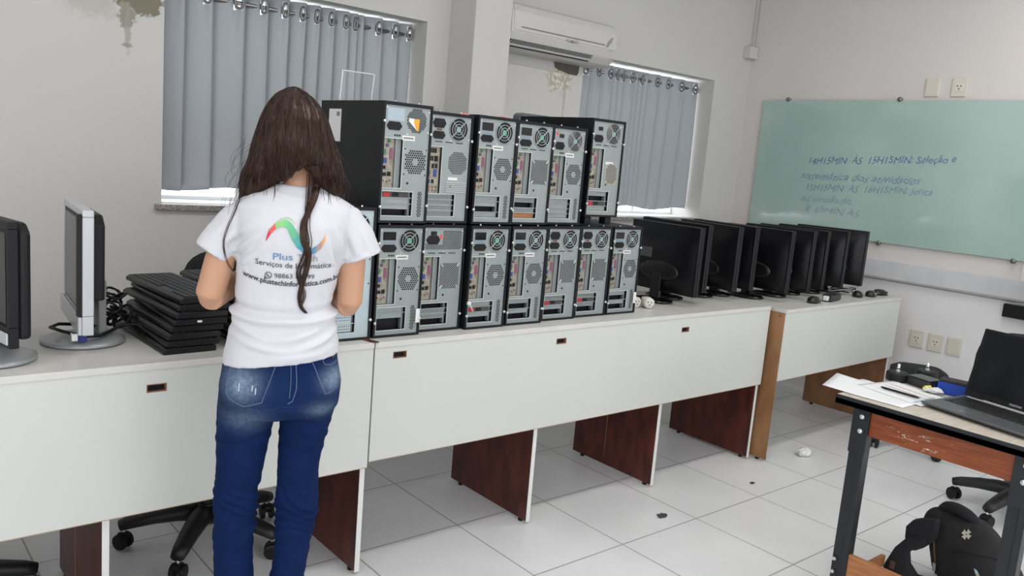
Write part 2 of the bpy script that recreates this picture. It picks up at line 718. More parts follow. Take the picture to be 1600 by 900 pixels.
f1 = window('window_1', WIN1, W + WT - 0.03, t=0.022)
f2 = window('window_2', WIN2, W + WT - 0.03, t=0.022)
lw_ = holed(LWN[0] + 0.001, LWN[1] - 0.001, LWN[2] + 0.001, LWN[3] - 0.001, [(LWN[0] + 0.04 + i * 1.0, LWN[0] + 0.96 + i * 1.0, LWN[2] + 0.04, LWN[3] - 0.04) for i in range(4)], -XL + 0.10, -XL + 0.14)
lw_.v = [(-y, x, z) for x, y, z in lw_.v]
f4 = struct('added_left_window', lw_, M_alu)  # unseen left window, added to brighten the right wall
MB().box(XL - 0.123, XL - 0.117, LWN[0] + 0.02, LWN[1] - 0.02, LWN[2] + 0.02, LWN[3] - 0.02).build('pane', M_glass, f4)
f3 = window('added_front_window', FW, YF - 0.12, n=6)  # unseen window in the front wall, added to supply frontal daylight
for f, w in ((f1, WIN1), (f2, WIN2)):
    MB().box(w[0] - 0.03, w[1] + 0.03, W - 0.03, W + 0.06, w[2] - 0.024, w[2] + 0.002).build('window_sill', M_granite, f, 0.004)
for f, w in ((f1, WIN1), (f2, WIN2)):
    MB().box(w[0] + 0.001, w[1] - 0.001, W + 0.061, W + 0.265, w[2] + 0.0, w[2] + 0.004).build('inner_sill', mat('white_sill', (0.75, 0.75, 0.74), 0.5), f)
# wooden-look rail on the right wall
t1 = struct('trim_1', MB().box(XR - 0.018, XR, 1.42, W - 0.02, 0.912, 1.03), mat('grey_rail', (0.60, 0.605, 0.625), 0.6, noise=0.06, nscale=9), 0.003)
MB().prism([(XR, 0.893), (XR - 0.032, 0.905), (XR - 0.032, 0.912), (XR, 0.912)], 1.42, W - 0.02, 'y').build('ledge', mat('rail_ledge', (0.40, 0.385, 0.37), 0.6), t1)

# concrete showing in the pipe hole below the air conditioner
hp = MB()
poly = [(3.487, 2.128), (3.49, 2.10), (3.50, 2.075), (3.53, 2.062), (3.57, 2.058), (3.62, 2.048), (3.69, 2.047), (3.703, 2.07), (3.706, 2.12)]
hp.prism(poly, W - 0.004, W + 0.001, 'y')
tr2 = struct('trim_2', hp, mat('bare_concrete', (0.105, 0.10, 0.09), 0.9, noise=0.15, nscale=40))
# old blank wall plates behind the towers
for i, (x0, x1, y, z0, z1) in enumerate(((2.43, 2.62, W, 1.62, 1.735), )):
    o = MB().box(x0 + 0.12, x1 + 0.06, y - 0.008, y, z0, z1).build('wall_plate', mat('grey_plate', (0.50, 0.49, 0.475), 0.6), None, 0.002)
    tag(o, 'faint grey blank plate on the wall, between first window and pillar', 'wall plate', 'grey wall plates')
o = MB().box(2.72, 2.835, 3.614, 3.622, 1.62, 1.715).build('wall_plate', MATS['grey_plate'], None, 0.002)
tag(o, 'faint grey blank plate on the front of the wall pillar', 'wall plate', 'grey wall plates')

# ------------------------------------------------------------------ ceiling lamps
def ceiling_lamp(x, y, label):
    t = thing('ceiling_lamp', label, 'lamp', (x, y, ZC), 0, 'fluorescent ceiling lamps')
    MB().box(-0.62, 0.62, -0.11, 0.11, -0.06, -0.001).build('housing', M_edge, t, 0.01)
    for s in (-0.055, 0.055):
        MB().cyl((-0.6, s, -0.085), (0.6, s, -0.085), 0.014, n=10).build('tube', mat('lit_tube', (0.9, 0.9, 0.9), 0.4, emit=(1, 0.99, 0.97, 3.0)), t, smooth=True)
    area_light('lamp_light', (0, 0, -0.11), (0, 0, 0), 1.2, 0.2, LAMP_POWER, (1.0, 0.985, 0.955), t)


for i, (x, y) in enumerate(((-0.8, 1.5), (1.8, 1.5), (4.2, 1.5), (-0.8, -1.3), (1.8, -1.3), (4.2, -1.3))):
    ceiling_lamp(x, y, 'white twin tube fluorescent lamp under the ceiling, %s row %s' % (('window side', 'rear')[i // 3], ('left end', 'middle', 'board end')[i % 3]))

#OBJECTS
# ------------------------------------------------------------------ curtains
def curtain(label, xs, y0, zt, zb, depth=0.03):
    """xs: positions of the right hand edges of the pleats; each pleat bulges to the room and folds back"""
    t = thing('curtain', label, 'curtain', (xs[0], y0, zb), 0, 'grey eyelet curtains')
    ox = xs[0]
    cols = []           # (x, y, pleat, frac)
    for i in range(len(xs) - 1):
        a, b = xs[i], xs[i + 1]
        w = b - a
        dep = min(depth, w * 0.42)
        for k, (fx, fy) in enumerate(((0.0, 1.0), (0.06, 0.75), (0.16, 0.2), (0.30, -0.25), (0.46, -0.55), (0.62, -0.8), (0.78, -1.0), (0.90, -1.02), (0.985, -0.85), (1.03, -0.3), (1.02, 0.4))):
            cols.append((a + w * fx, dep * fy, i, k))
    zs = [zb, zb + 0.02, zb + 0.09, zb + 0.25, zb + 0.5, zt - 0.30, zt - 0.092, zt - 0.052, zt - 0.012, zt]
    mb = MB()
    n = len(cols)
    for j, z in enumerate(zs):
        f = (z - zb) / (zt - zb)
        for (x, y, i, k) in cols:
            yy = y * (0.75 + 0.25 * f) + 0.006 * math.sin(7 * x + 3 * f)
            xx = x + 0.006 * (1 - f) * math.sin(19 * x)
            zz = z - (0.012 * math.sin(11 * x) if j == 0 else 0)
            mb.v.append((xx - ox, yy, zz - zb))
    for j in range(len(zs) - 1):
        for c in range(n - 1):
            k = cols[c][3]
            if j == 7 - 1 and cols[c][2] == cols[c + 1][2] and k in (5, 6) and (xs[cols[c][2] + 1] - xs[cols[c][2]]) > 0.05:
                continue
            if j == 7 and cols[c][2] == cols[c + 1][2] and k in (5, 6) and (xs[cols[c][2] + 1] - xs[cols[c][2]]) > 0.05:
                continue
            mb.f.append((j * n + c, j * n + c + 1, (j + 1) * n + c + 1, (j + 1) * n + c))
    o = mb.build('cloth', M_curtain, t, smooth=True)
    sd = o.modifiers.new('thick', 'SOLIDIFY')
    sd.thickness = 0.002
    zc = zt - 0.052 - zb
    for i in range(len(xs) - 1):
        w = xs[i + 1] - xs[i]
        if w < 0.05:
            continue
        dep = min(depth, w * 0.42)
        xa, xb = xs[i] + 0.62 * w - ox, xs[i] + 0.90 * w - ox
        ya, yb = -0.8 * dep, -1.02 * dep
        c = Vector(((xa + xb) / 2, (ya + yb) / 2 - 0.003, zc))
        ux = Vector((xb - xa, yb - ya, 0)).normalized()
        hw = (xb - xa) / 2 * 1.02
        pts = [c + ux * math.cos(a) * (hw * 0.86) + Vector((0, 0, 1)) * math.sin(a) * 0.031 for a in [2 * PI * q / 18 for q in range(18)]]
        MB().tube(pts, 0.0065, 6, closed=True).build('eyelet', mat('dull_eyelet', (0.20, 0.20, 0.205), 0.35, 0.8), t, smooth=True)
        # cloth between the round eyelet and its square cut
        wb_ = MB()
        outer = []
        for q in range(18):
            a = 2 * PI * q / 18
            m_ = max(abs(math.cos(a)), abs(math.sin(a)))
            outer.append(c + ux * math.cos(a) / m_ * hw + Vector((0, 0, 1)) * math.sin(a) / m_ * 0.041 + Vector((0, 0.002, 0)))
        wb_.add(pts + outer, [(q, (q + 1) % 18, 18 + (q + 1) % 18, 18 + q) for q in range(18)])
        wb_.build('eyelet_patch', M_curtain, o)
    return t


CX1 = [1.178, 1.30, 1.427, 1.581, 1.694, 1.799, 1.886, 1.959, 2.039, 2.121, 2.174, 2.214, 2.322, 2.421, 2.507]
curtain('grey eyelet curtain in the left window, behind the person', [x * 1.0114 for x in CX1], W + 0.145, 2.176, 1.232)
CX2 = [3.71, 3.88, 3.988, 4.102, 4.16, 4.219, 4.316, 4.364, 4.414, 4.463, 4.578, 4.695, 4.856, 5.018]
curtain('grey eyelet curtain in the right window, beside the air conditioner', [x * 1.0114 for x in CX2], W + 0.145, 2.170, 1.224)
for nm, w, lb in (('curtain_rod', WIN1, 'chrome curtain rod across the left window'), ('curtain_rod', WIN2, 'chrome curtain rod across the right window')):
    t = thing('curtain_rod', lb, 'curtain rod', (w[0], W + 0.142, 2.119), 0, 'curtain rods')
    MB().cyl((0.004, 0, 0), (w[1] - w[0] - 0.004, 0, 0), 0.0115, n=12).build('rod', mat('dull_rod', (0.30, 0.29, 0.28), 0.35, 0.8), t, smooth=True)
    for x in (0.012, w[1] - w[0] - 0.012):
        MB().cyl((x - 0.01, 0, 0), (x + 0.01, 0, 0), 0.022, n=14).build('bracket', M_chrome, t, 0.002)

# ------------------------------------------------------------------ air conditioner
ac = thing('air_conditioner', 'cream split air conditioner on the wall beside the pillar', 'air conditioner', (2.955, W, 2.105))
acw = 0.85
prof = [(0, 0.0), (-0.13, 0.0), (-0.165, 0.012), (-0.205, 0.05), (-0.22, 0.09), (-0.215, 0.20), (-0.195, 0.238), (-0.16, 0.252), (0, 0.255)]
MB().prism(prof, 0, acw, 'x').build('body', M_ac, ac, 0.006, seg=3)
# front panel slightly proud
fp = [(-0.218, 0.092), (-0.2235, 0.10), (-0.2195, 0.20), (-0.2, 0.236), (-0.19, 0.236), (-0.19, 0.10)]
MB().prism(fp, 0.015, acw - 0.015, 'x').build('front_panel', mat('cream_panel', (0.585, 0.56, 0.535), 0.35), ac, 0.003)
MB().box(0.07, acw - 0.115, -0.2255, -0.2215, 0.115, 0.1215).build('panel_slot', M_grime, ac)
# air outlet along the lower front edge
def onslope(t_, off=0.0):
    a = Vector((-0.165, 0.012))
    b = Vector((-0.205, 0.05))
    p = a + (b - a) * t_
    nrm = Vector((-(b - a).y, (b - a).x)).normalized() * -1
    nn = Vector((-0.69, -0.72)) * off
    return (p.x + nn.x, p.y + nn.y)
MB().prism([onslope(0.0, 0.001), onslope(0.95, 0.001), onslope(0.95, -0.003), onslope(0.0, -0.003)], 0.012, 0.66, 'x').build('air_outlet', M_dark, ac)
vb = MB()
for x in [0.02 + i * 0.0165 for i in range(39)]:
    wd = 0.0055 if i % 7 else 0.009
    vb.prism([onslope(0.50, 0.003), onslope(0.93, 0.003), onslope(0.93, 0), onslope(0.50, 0)], x, x + 0.0095, 'x')
vb.build('outlet_slats', M_acgrey, ac)
MB().prism([onslope(0.22, 0.006), onslope(0.45, 0.006), onslope(0.45, 0.0), onslope(0.22, 0.0)], 0.012, 0.66, 'x').build('louver', M_ac, ac, 0.001)
MB().prism([onslope(0.0, 0.004), onslope(0.9, 0.004), onslope(0.9, 0.0), onslope(0.0, 0.0)], 0.665, 0.80, 'x').build('outlet_trim', mat('cream_trim', (0.58, 0.565, 0.54), 0.4), ac, 0.001)
MB().prism([(0.745, 0.108), (0.76, 0.108), (0.785, 0.135), (0.803, 0.17), (0.79, 0.168), (0.762, 0.14)], -0.2275, -0.222, 'y').build('display_window', M_acgrey, ac)
vs, fs, w_ = text_mesh('KOMECO', 0.024, bold=0.0006)
MB().add([(0.415 + x, -0.2235 - 0.0005, 0.094 + y - 0.003) for x, y in vs], fs).build('brand_lettering', mat('grey_letter', (0.30, 0.29, 0.28), 0.5), ac)
vs, fs, w_ = text_mesh('inverter', 0.013)
MB().add([(0.765 + x, -0.2228, 0.088 + y) for x, y in vs], fs).build('small_lettering', MATS['grey_letter'], ac)

# junction box and cable duct in the corner
jb = thing('junction_box', 'small cream junction box high in the corner with a cable duct', 'junction box', (XR - 0.055, W, 2.395))
MB().box(-0.05, 0.05, -0.06, -0.001, 0, 0.085).build('box', mat('cream_box', (0.62, 0.60, 0.57), 0.5), jb, 0.004)
MB().box(0.03, 0.045, -0.022, -0.001, 0.085, ZC - 2.395 - 0.001).build('cable_duct', M_ac, jb, 0.002)

# ------------------------------------------------------------------ glass board
board = thing('glass_board', 'pale green glass writing board on the right wall with faded blue handwriting', 'board', (XR - 0.0005, 0, 0))
M_board = NT('green_glass', 0.12)
M_board.b.inputs['Coat Weight'].default_value = 0.6
M_board.b.inputs['Coat Roughness'].default_value = 0.04
f_ = M_board.noise(2.2, 4)
M_board.color(M_board.mix(M_board.mapr(f_, 0.3, 0.7), (0.36, 0.50, 0.455), (0.41, 0.545, 0.50)))
MB().box(-0.024, -0.014, 0.87, 3.672, 1.145, 2.09).build('glass_panel', M_board.m, board, 0.002)
for (y, z) in ((3.467, 2.095), (2.641, 2.095), (1.805, 2.095), (3.467, 1.14), (2.639, 1.14), (1.805, 1.14), (1.0, 2.095), (1.0, 1.14)):
    MB().lathe([(0.013, -0.034), (0.016, -0.030), (0.016, -0.022), (0.010, -0.020), (0.010, 0.0)], (0, y, z), 14, 'x').build('standoff', mat('dark_standoff', (0.22, 0.22, 0.21), 0.35, 0.8), board, smooth=True)
def board_line(txt, y, z, width, height, col, shear=0.35, slope=0.0):
    """each word is a piece of handwriting of its own"""
    vs, fs, w_ = text_mesh(txt, 1.0)
    vs = [(x + shear * y, y) for x, y in vs]
    w_ = max(v[0] for v in vs)
    k = width / w_
    # split the line into its words where a gap in x is wide
    comp = {}
    par = list(range(len(vs)))
    def find(a):
        while par[a] != a:
            par[a] = par[par[a]]
            a = par[a]
        return a
    for f in fs:
        for q in f[1:]:
            par[find(q)] = find(f[0])
    for i in range(len(vs)):
        comp.setdefault(find(i), []).append(i)
    ext = sorted((min(vs[i][0] for i in c), max(vs[i][0] for i in c), c) for c in comp.values())
    words = []
    for a, b_, c in ext:
        if words and a < words[-1][1] + 0.13:
            words[-1][1] = max(words[-1][1], b_)
            words[-1][2] += c
        else:
            words.append([a, b_, list(c)])
    m_ = mat('marker_%d' % int(col[0] * 1000), col, 0.5)
    for a, b_, c in words:
        ix = {i: n for n, i in enumerate(c)}
        MB().add([(-0.0245 - 0.0006, y - vs[i][0] * k, z + vs[i][1] * height * (1 + 0.08 * math.sin(vs[i][0] * 9)) + slope * vs[i][0] * k + 0.005 * math.sin(vs[i][0] * 5)) for i in c], [tuple(ix[q] for q in f) for f in fs if f[0] in ix]).build('handwriting', m_, board)


board_line('14H15MIN  ÀS  15H15MIN: Seleção e', 3.245, 1.636, 1.02, 0.066, (0.10, 0.21, 0.36), 0.2, 0.066)
board_line('sistemática dos atividades', 3.290, 1.530, 0.87, 0.072, (0.18, 0.315, 0.41), 0.45, 0.025)
board_line('15H15MIN  ÀS  16H15MIN: Jonca', 3.238, 1.449, 0.90, 0.064, (0.195, 0.325, 0.42), 0.25, 0.046)
board_line('as unidade,', 3.266, 1.370, 0.40, 0.068, (0.245, 0.385, 0.43), 0.45, 0.024)
board_line('E 15MIN ÀS', 3.215, 1.300, 0.42, 0.062, (0.255, 0.395, 0.43), 0.25, 0.0)

# ------------------------------------------------------------------ wall sockets on the right wall
def wall_socket(y, z, label, pins, h=0.115, wd=0.092, group=None):
    t = thing('wall_socket' if pins else 'blank_cover', label, 'socket' if pins else 'cover plate', (XR, y, z), 0, group)
    MB().box(-0.011, -0.0005, -wd / 2, wd / 2, -h / 2, h / 2).build('plate', M_socket, t, 0.004)
    if pins:
        MB().box(-0.013, -0.010, -0.026, 0.026, -0.026, 0.026).build('insert', mat('socket_insert', (0.70, 0.67, 0.58), 0.4), t, 0.003)
        for (a, b) in ((-0.010, 0.008), (0.010, 0.008), (0, -0.010)):
            MB().cyl((-0.0138, a, b), (-0.012, a, b), 0.0042, n=8).build('pin_hole', M_dark, t)
    else:
        MB().box(-0.013, -0.010, -wd / 2 + 0.010, wd / 2 - 0.010, -h / 2 + 0.010, h / 2 - 0.010).build('face', M_socket, t, 0.003)


wall_socket(2.296, 0.549, 'cream power socket on the right wall nearest the white desk', True)
wall_socket(2.176, 0.548, 'cream power socket low on the right wall, between the other socket and the blank plate', True)
wall_socket(2.06, 0.55, 'blank cream cover plate low on the right wall, beside two sockets', False)
wall_socket(2.45, 2.172, 'blank cream cover plate on the right wall above the glass board', False)
wall_socket(2.286, 2.171, 'cream power socket on the right wall above the glass board', True)

# white wall cabinet with dark shelf at the right edge
cb = thing('wall_cabinet', 'white wall cabinet on a black shelf at the right edge, below the glass board', 'cabinet', (XR, 1.755, 0.80))
MB().box(-0.30, -0.034, -0.60, -0.18, 0.085, 0.33).build('cabinet_body', mat('white_cabinet', (0.72, 0.72, 0.71), 0.4), cb, 0.006)
MB().box(-0.012, -0.001, -0.62, 0.0, 0.086, 0.32).build('back_board', MATS['white_cabinet'], cb, 0.002)
MB().box(-0.30, -0.034, -0.62, -0.17, 0.0, 0.083).build('shelf', M_blackp, cb, 0.004)
MB().box(-0.034, -0.001, -0.62, 0.058, 0.0, 0.08).build('shelf_bar', M_blackp, cb, 0.004)

# ------------------------------------------------------------------ desks
YD = 2.348
ZT = 0.848


def desk(label, x0, x1, yf, yb, zt, za, legs, slots, legmat, rz=0.0, outer=None):
    """front (modesty panel) faces the photographer; local origin at the front left floor corner"""
    t = thing('desk', label, 'desk', (x0, yf, 0), rz)
    L = x1 - x0
    dpt = yb - yf
    MB().box(0, L, -0.003, dpt, zt - 0.02, zt).build('tabletop', M_whitetop, t, 0.0015)
    pan = holed(0.001, L - 0.001, za, zt - 0.0205, [(s - x0 - 0.027, s - x0 + 0.027, z - 0.0115, z + 0.0115) for s, z in slots], 0.0, 0.015)
    MB().merge(pan).build('modesty_panel', M_white, t)
    for s, z in slots:
        fr = holed(s - x0 - 0.0275, s - x0 + 0.0275, z - 0.012, z + 0.012, [(s - x0 - 0.025, s - x0 + 0.025, z - 0.0095, z + 0.0095)], -0.0008, 0.014)
        fr.build('slot_rim', mat('raw_slot_edge', (0.24, 0.12, 0.07), 0.7), t)
        MB().box(s - x0 - 0.028, s - x0 + 0.028, 0.017, 0.05, z - 0.014, z + 0.014).build('cable_box', M_dark, t)
    MB().box(0.001, L - 0.001, 0.0, 0.015, za - 0.0025, za - 0.0002).build('panel_edge', mat('raw_board_edge', (0.42, 0.30, 0.20), 0.7), t)
    for x in legs:
        xx = x - x0
        lg = MB().box(xx - 0.018, xx, 0.018, dpt - 0.005, 0.012, zt - 0.0205).build('leg', legmat, t, 0.001)
        MB().box(xx - 0.0185, xx + 0.0005, 0.0155, 0.0178, 0.010, za - 0.003).build('edge_band', M_edge, lg)
        for yy in (0.06, dpt - 0.07):
            MB().cyl((xx - 0.009, yy, 0.0), (xx - 0.009, yy, 0.0118), 0.011, n=10).build('glide', M_blackp, lg)
        if legmat is M_mahog and abs(xx - 1.58) < 0.08:
            MB().box(xx - 0.0192, xx - 0.0181, 0.33, 0.333, 0.05, zt - 0.1).build('seam_strip', M_chip, lg)
    return t


desk('long white desk at the left carrying keyboards and two old monitors', -0.98, 1.424, YD, 2.905, ZT, 0.405, [-0.18, 0.60, 1.424], [(0.719, 0.774)], M_mahog)
desk('long white middle desk carrying the two rows of computer towers', 1.428, 3.815, YD, 2.905, ZT, 0.424, [2.23, 3.022, 3.815], [(1.529, 0.797), (2.304, 0.782), (3.112, 0.772)], M_mahog)
rd = desk('short white desk at the right end of the row, brown board side, mice on top', 3.858, 5.232, 2.282, 2.835, 0.838, 0.452, [3.876, 5.225], [], M_ochre, D(1.3))
MB().box(-0.0016, -0.0004, 0.002, 0.55, 0.012, 0.818).build('side_face', M_chip, rd)
MB().cyl((-0.0026, 0.03, 0.80), (-0.0016, 0.03, 0.80), 0.004, n=8).build('side_peg', M_mahog, rd)
o = MB().prism([(1.418, 2.345), (1.428, 2.338), (1.436, 2.338), (1.40, 2.44), (1.392, 2.44)], ZT + 0.0005, ZT + 0.005, 'z').build('wood_sliver', M_mahog, None)
tag(o, 'thin dark wood sliver lying across the joint between the two long desks', 'wood strip')

#PCS
# ------------------------------------------------------------------ computer towers (seen from the back)
def dots(mb, cx, cz, test, pitch, r, rot=0.0, y=-0.0006, sq=False, ext=0.08, n=6, yb=0.0008):
    row = 0
    hz = pitch * (0.866 if not sq else 1.0)
    k = int(ext / hz) + 1
    for j in range(-k, k + 1):
        off = (pitch / 2 if (j % 2 and not sq) else 0)
        kk = int(ext / pitch) + 1
        for i in range(-kk, kk + 1):
            x = i * pitch + off
            z = j * hz
            if rot:
                x, z = x * math.cos(rot) - z * math.sin(rot), x * math.sin(rot) + z * math.cos(rot)
            if not test(x, z):
                continue
            vs = [(cx + x + r * math.cos(2 * PI * q / n + 0.5), y, cz + z + r * math.sin(2 * PI * q / n + 0.5)) for q in range(n)]
            vs += [(a, yb, c) for a, b, c in vs]
            mb.add(vs, [tuple(range(n))] + [(q, (q + 1) % n, (q + 1) % n + n, q + n) for q in range(n)])
    return mb


def hexsock(mb, cx, cz, w, h, y=-0.003):
    mb.prism([(cx - w / 2, cz), (cx - w * 0.33, cz + h / 2), (cx + w * 0.33, cz + h / 2), (cx + w / 2, cz), (cx + w * 0.33, cz - h / 2), (cx - w * 0.33, cz - h / 2)], y, 0.0005, 'y')
    return mb


CH = {}


def tower(label, xc, y, z0, psu, vent, slots, H=0.394, Wd=0.190, depth=0.44, rz=0.0, steel=None, hub=None, io='narrow', tagside=None, colvent=True, wlabel=True, feet=0.0, twinlabel=None, body=None):
    t = thing('computer_tower', label, 'computer', (xc, y, z0), rz, 'stacked computer towers')
    z00 = feet
    st = steel or M_steel
    # shell: solid rear part plus a rim that leaves the steel back slightly sunk
    lip = 0.008
    sh = MB().box(-Wd / 2, Wd / 2, 0.035, depth, z00, z00 + H)
    sh.box(-Wd / 2, -Wd / 2 + lip, -0.005, 0.035, z00, z00 + H).box(Wd / 2 - lip, Wd / 2, -0.005, 0.035, z00, z00 + H)
    sh.box(-Wd / 2 + lip, Wd / 2 - lip, -0.005, 0.035, z00, z00 + lip).box(-Wd / 2 + lip, Wd / 2 - lip, -0.005, 0.035, z00 + H - lip * 1.4, z00 + H)
    sh.build('case', M_black, t)
    Ws = Wd - 2 * lip
    zb = z00 + lip
    Hs = H - lip * 2.4
    X = lambda u: (u - 0.5) * Ws
    Z = lambda v: zb + (1 - v) * Hs
    sc = Ws / 0.174
    # steel back with openings
    v0, v1, u1 = {'narrow': (0.285, 0.71, 0.27), 'wide': (0.30, 0.74, 0.31), 'none': (0.3, 0.7, 0.2)}[io]
    holes = []
    gap = 0.42 if io == 'narrow' else u1
    holes.append((X(0.012), X(gap), Z(v1), Z(v0)))
    s0, s1, su = 0.745, 0.955, 0.70
    holes.append((X(0.03), X(su), Z(s1), Z(s0)))
    holed(X(0), X(1), Z(1), Z(0), holes, 0.0, 0.003).build('rear_panel', st, t)
    # frames pressed round the openings
    fr = MB()
    for h in holes:
        holed(h[0] - 0.002, h[1] + 0.003, h[2] - 0.003, h[3] + 0.003, [h], -0.0015, 0.0005, fr)
    fr.build('pressed_frames', mat('bright_steel', (0.55, 0.58, 0.57), 0.35, 0.4), t, 0.0008)
    # io plate with its ports
    ip = MB().box(X(0.012), X(u1), 0.010, 0.013, Z(v1), Z(v0)).build('io_plate', M_beige, t)
    if io == 'narrow':
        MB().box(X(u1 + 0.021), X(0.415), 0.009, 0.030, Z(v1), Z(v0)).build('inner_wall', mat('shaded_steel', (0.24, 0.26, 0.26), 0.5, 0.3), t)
        MB().box(X(u1 + 0.002), X(u1 + 0.02), 0.001, 0.014, Z(v1), Z(v0)).build('plate_edge', M_steel, t)
    dv = v1 - v0
    pv = lambda q: v0 + dv * q
    P = []
    if io == 'narrow':
        P = [('keyboard_port', .10, .20, .03, .085, M_green), ('mouse_port', .07, .16, .12, .17, M_purple), ('parallel_port', .175, .235, .20, .42, M_pink),
             ('vga_port', .05, .12, .40, .51, M_blue), ('serial_port', .04, .09, .22, .34, M_green), ('usb_port', .04, .10, .56, .63, M_dark),
             ('usb_port', .05, .12, .70, .77, M_dark), ('network_port', .145, .215, .68, .77, M_dark), ('audio_jack', .05, .10, .84, .89, M_orange), ('audio_jack', .12, .17, .86, .91, M_green), ('audio_jack', .19, .23, .83, .88, M_pink)]
    elif io == 'wide':
        for q in (.05, .11, .17):
            P.append(('usb_port', q, q + .04, .03, .13, M_dark))
        for q in (.04, .10):
            P.append(('usb_port', q, q + .04, .20, .30, M_dark))
        P += [('network_port', .17, .25, .19, .31, M_dark), ('usb_port', .12, .17, .36, .46, M_dark), ('usb_port', .20, .25, .36, .46, M_dark), ('vga_port', .17, .24, .48, .64, M_blue), ('parallel_port', .04, .08, .52, .62, M_purple),
              ('hdmi_port', .04, .09, .70, .78, M_blue), ('hdmi_port', .13, .18, .70, .78, M_dark)]
        for q, m_ in ((.06, M_orange), (.14, M_pink), (.22, M_green)):
            P.append(('audio_jack', q, q + .05, .84, .89, m_))
            P.append(('audio_jack', q, q + .05, .91, .96, m_))
    for nm, a, b, c, e, m_ in P:
        pb = MB()
        if nm in ('audio_jack', 'keyboard_port', 'mouse_port'):
            r_ = max((b - a) * Ws / 2 * 0.75, 0.0036)
            pb.cyl((X((a + b) / 2), 0.0075, Z(pv((c + e) / 2))), (X((a + b) / 2), 0.0099, Z(pv((c + e) / 2))), r_, n=10)
        else:
            pb.box(X(a), X(b), 0.0075, 0.0099, Z(pv(e)), Z(pv(c)))
        pb.build(nm, m_, ip)
    # power supply
    fx, fz, fr_ = X(0.69), Z(0.118), 0.040 * sc
    if psu in ('box', 'twin', 'small'):
        pw = MB()
        if psu == 'box':
            MB().box(X(.08), X(.37), -0.003, 0.0005, Z(.112), Z(.035)).build('power_switch', M_gloss, t, 0.001)
            hexsock(pw, X(.225), Z(.187), .062 * sc, .026)
            pw.build('power_socket', M_blackp, t)
            MB().box(X(.10), X(.36), -0.0008, 0.0005, Z(.142), Z(.128)).build('voltage_switch', mat('faint_blue_print', (0.18, 0.26, 0.40), 0.5), t)
        elif psu == 'twin':
            MB().merge(hexsock(MB(), X(.20), Z(.075), .056 * sc, .032)).build('monitor_outlet', M_blackp, t)
            MB().merge(hexsock(MB(), X(.20), Z(.185), .056 * sc, .027)).build('power_socket', M_blackp, t)
            MB().box(X(.14), X(.27), -0.0008, 0.0005, Z(.142), Z(.124)).build('voltage_switch', mat('red_brown_switch', (0.16, 0.07, 0.05), 0.5), t)
        else:
            MB().box(X(.17), X(.30), -0.004, 0.0005, Z(.095), Z(.055)).build('power_switch', M_gloss, t, 0.001)
            MB().merge(hexsock(MB(), X(.20), Z(.18), .052 * sc, .030)).build('power_socket', M_blackp, t)
            if twinlabel:
                MB().cyl((X(.10), -0.001, Z(.05)), (X(.10), 0.0005, Z(.05)), 0.006, n=12).build('red_sticker', mat('red_sticker', (0.75, 0.08, 0.06), 0.5), t)
        f_ = MB().lathe([(fr_, -0.0006), (fr_, 0.0009)], (fx, 0, fz), 28, 'y').build('fan_opening', M_dark, t)
        hb = hub or M_hub
        MB().lathe([(fr_ * .26, -0.0016), (fr_ * .26, -0.0005)], (fx, 0, fz), 16, 'y').build('fan_hub', hb, f_)
        g = MB()
        wire = psu == 'small'
        for q in ((.46, .72, 1.0) if not wire else (.40, .55, .70, .85, 1.0)):
            pts = [(fx + fr_ * q * math.cos(2 * PI * k / 24), -0.0022 if not wire else -0.0045, fz + fr_ * q * math.sin(2 * PI * k / 24)) for k in range(24)]
            g.tube(pts, 0.0017 if not wire else 0.0009, 4, closed=True)
        for k in range(4):
            a = PI / 4 + k * PI / 2
            g.tube([(fx + fr_ * .2 * math.cos(a), -0.0022 if not wire else -0.0045, fz + fr_ * .2 * math.sin(a)), (fx + fr_ * (1.0 if not wire else 1.2) * math.cos(a), -0.0022 if not wire else -0.0045, fz + fr_ * (1.0 if not wire else 1.2) * math.sin(a))], 0.0022 if not wire else 0.0010, 4)
        g.build('fan_grille', st if not wire else mat('wire_guard', (0.42, 0.43, 0.43), 0.4, 0.5), f_)
    elif psu == 'perf':
        MB().merge(dots(MB(), X(.5), Z(.12), lambda x, z: abs(x) < .078 and abs(z) < .036 and not (x < -.005 and -.014 < z), .0062, .0023, ext=.09)).build('psu_vent', M_dark, t)
        MB().box(X(.09), X(.46), -0.0012, 0.0005, Z(.165), Z(.025)).build('psu_plate', st, t)
        MB().box(X(.16), X(.30), -0.004, -0.001, Z(.075), Z(.035)).build('power_switch', M_gloss, t)
        MB().merge(hexsock(MB(), X(.225), Z(.12), .058 * sc, .032, -0.004)).build('power_socket', M_blackp, t)
        MB().box(X(.39), X(.44), -0.002, -0.001, Z(.11), Z(.07)).build('red_sticker', mat('red_sticker', (0.75, 0.08, 0.06), 0.5), t)
    elif psu == 'mesh':
        MB().box(X(.05), X(.42), -0.001, 0.0005, Z(.13), Z(.02)).build('psu_plate', mat('blue_grey_steel', (0.36, 0.43, 0.48), 0.35, 0.4), t)
        MB().merge(hexsock(MB(), X(.21), Z(.175), .058 * sc, .028)).build('power_socket', M_blackp, t)
        R_ = .038
        MB().merge(dots(MB(), X(.70), Z(.115), lambda x, z: abs(x) < R_ and abs(z) < R_ and abs(x) + abs(z) < R_ * 1.5, .0062, .0026, ext=.05)).build('psu_vent', M_dark, t)
        MB().prism([(X(.52), Z(.125)), (X(.52), Z(.095)), (X(.64), Z(.10)), (X(.70), Z(.195))], -0.002, 0, 'y').build('paper_tag', M_sticker, t)
        MB().prism([(X(.64), Z(.10)), (X(.76), Z(.10)), (X(.745), Z(.20)), (X(.70), Z(.20)), (X(.63), Z(.13))], -0.0022, 0, 'y').build('orange_tag', M_yellow, t)
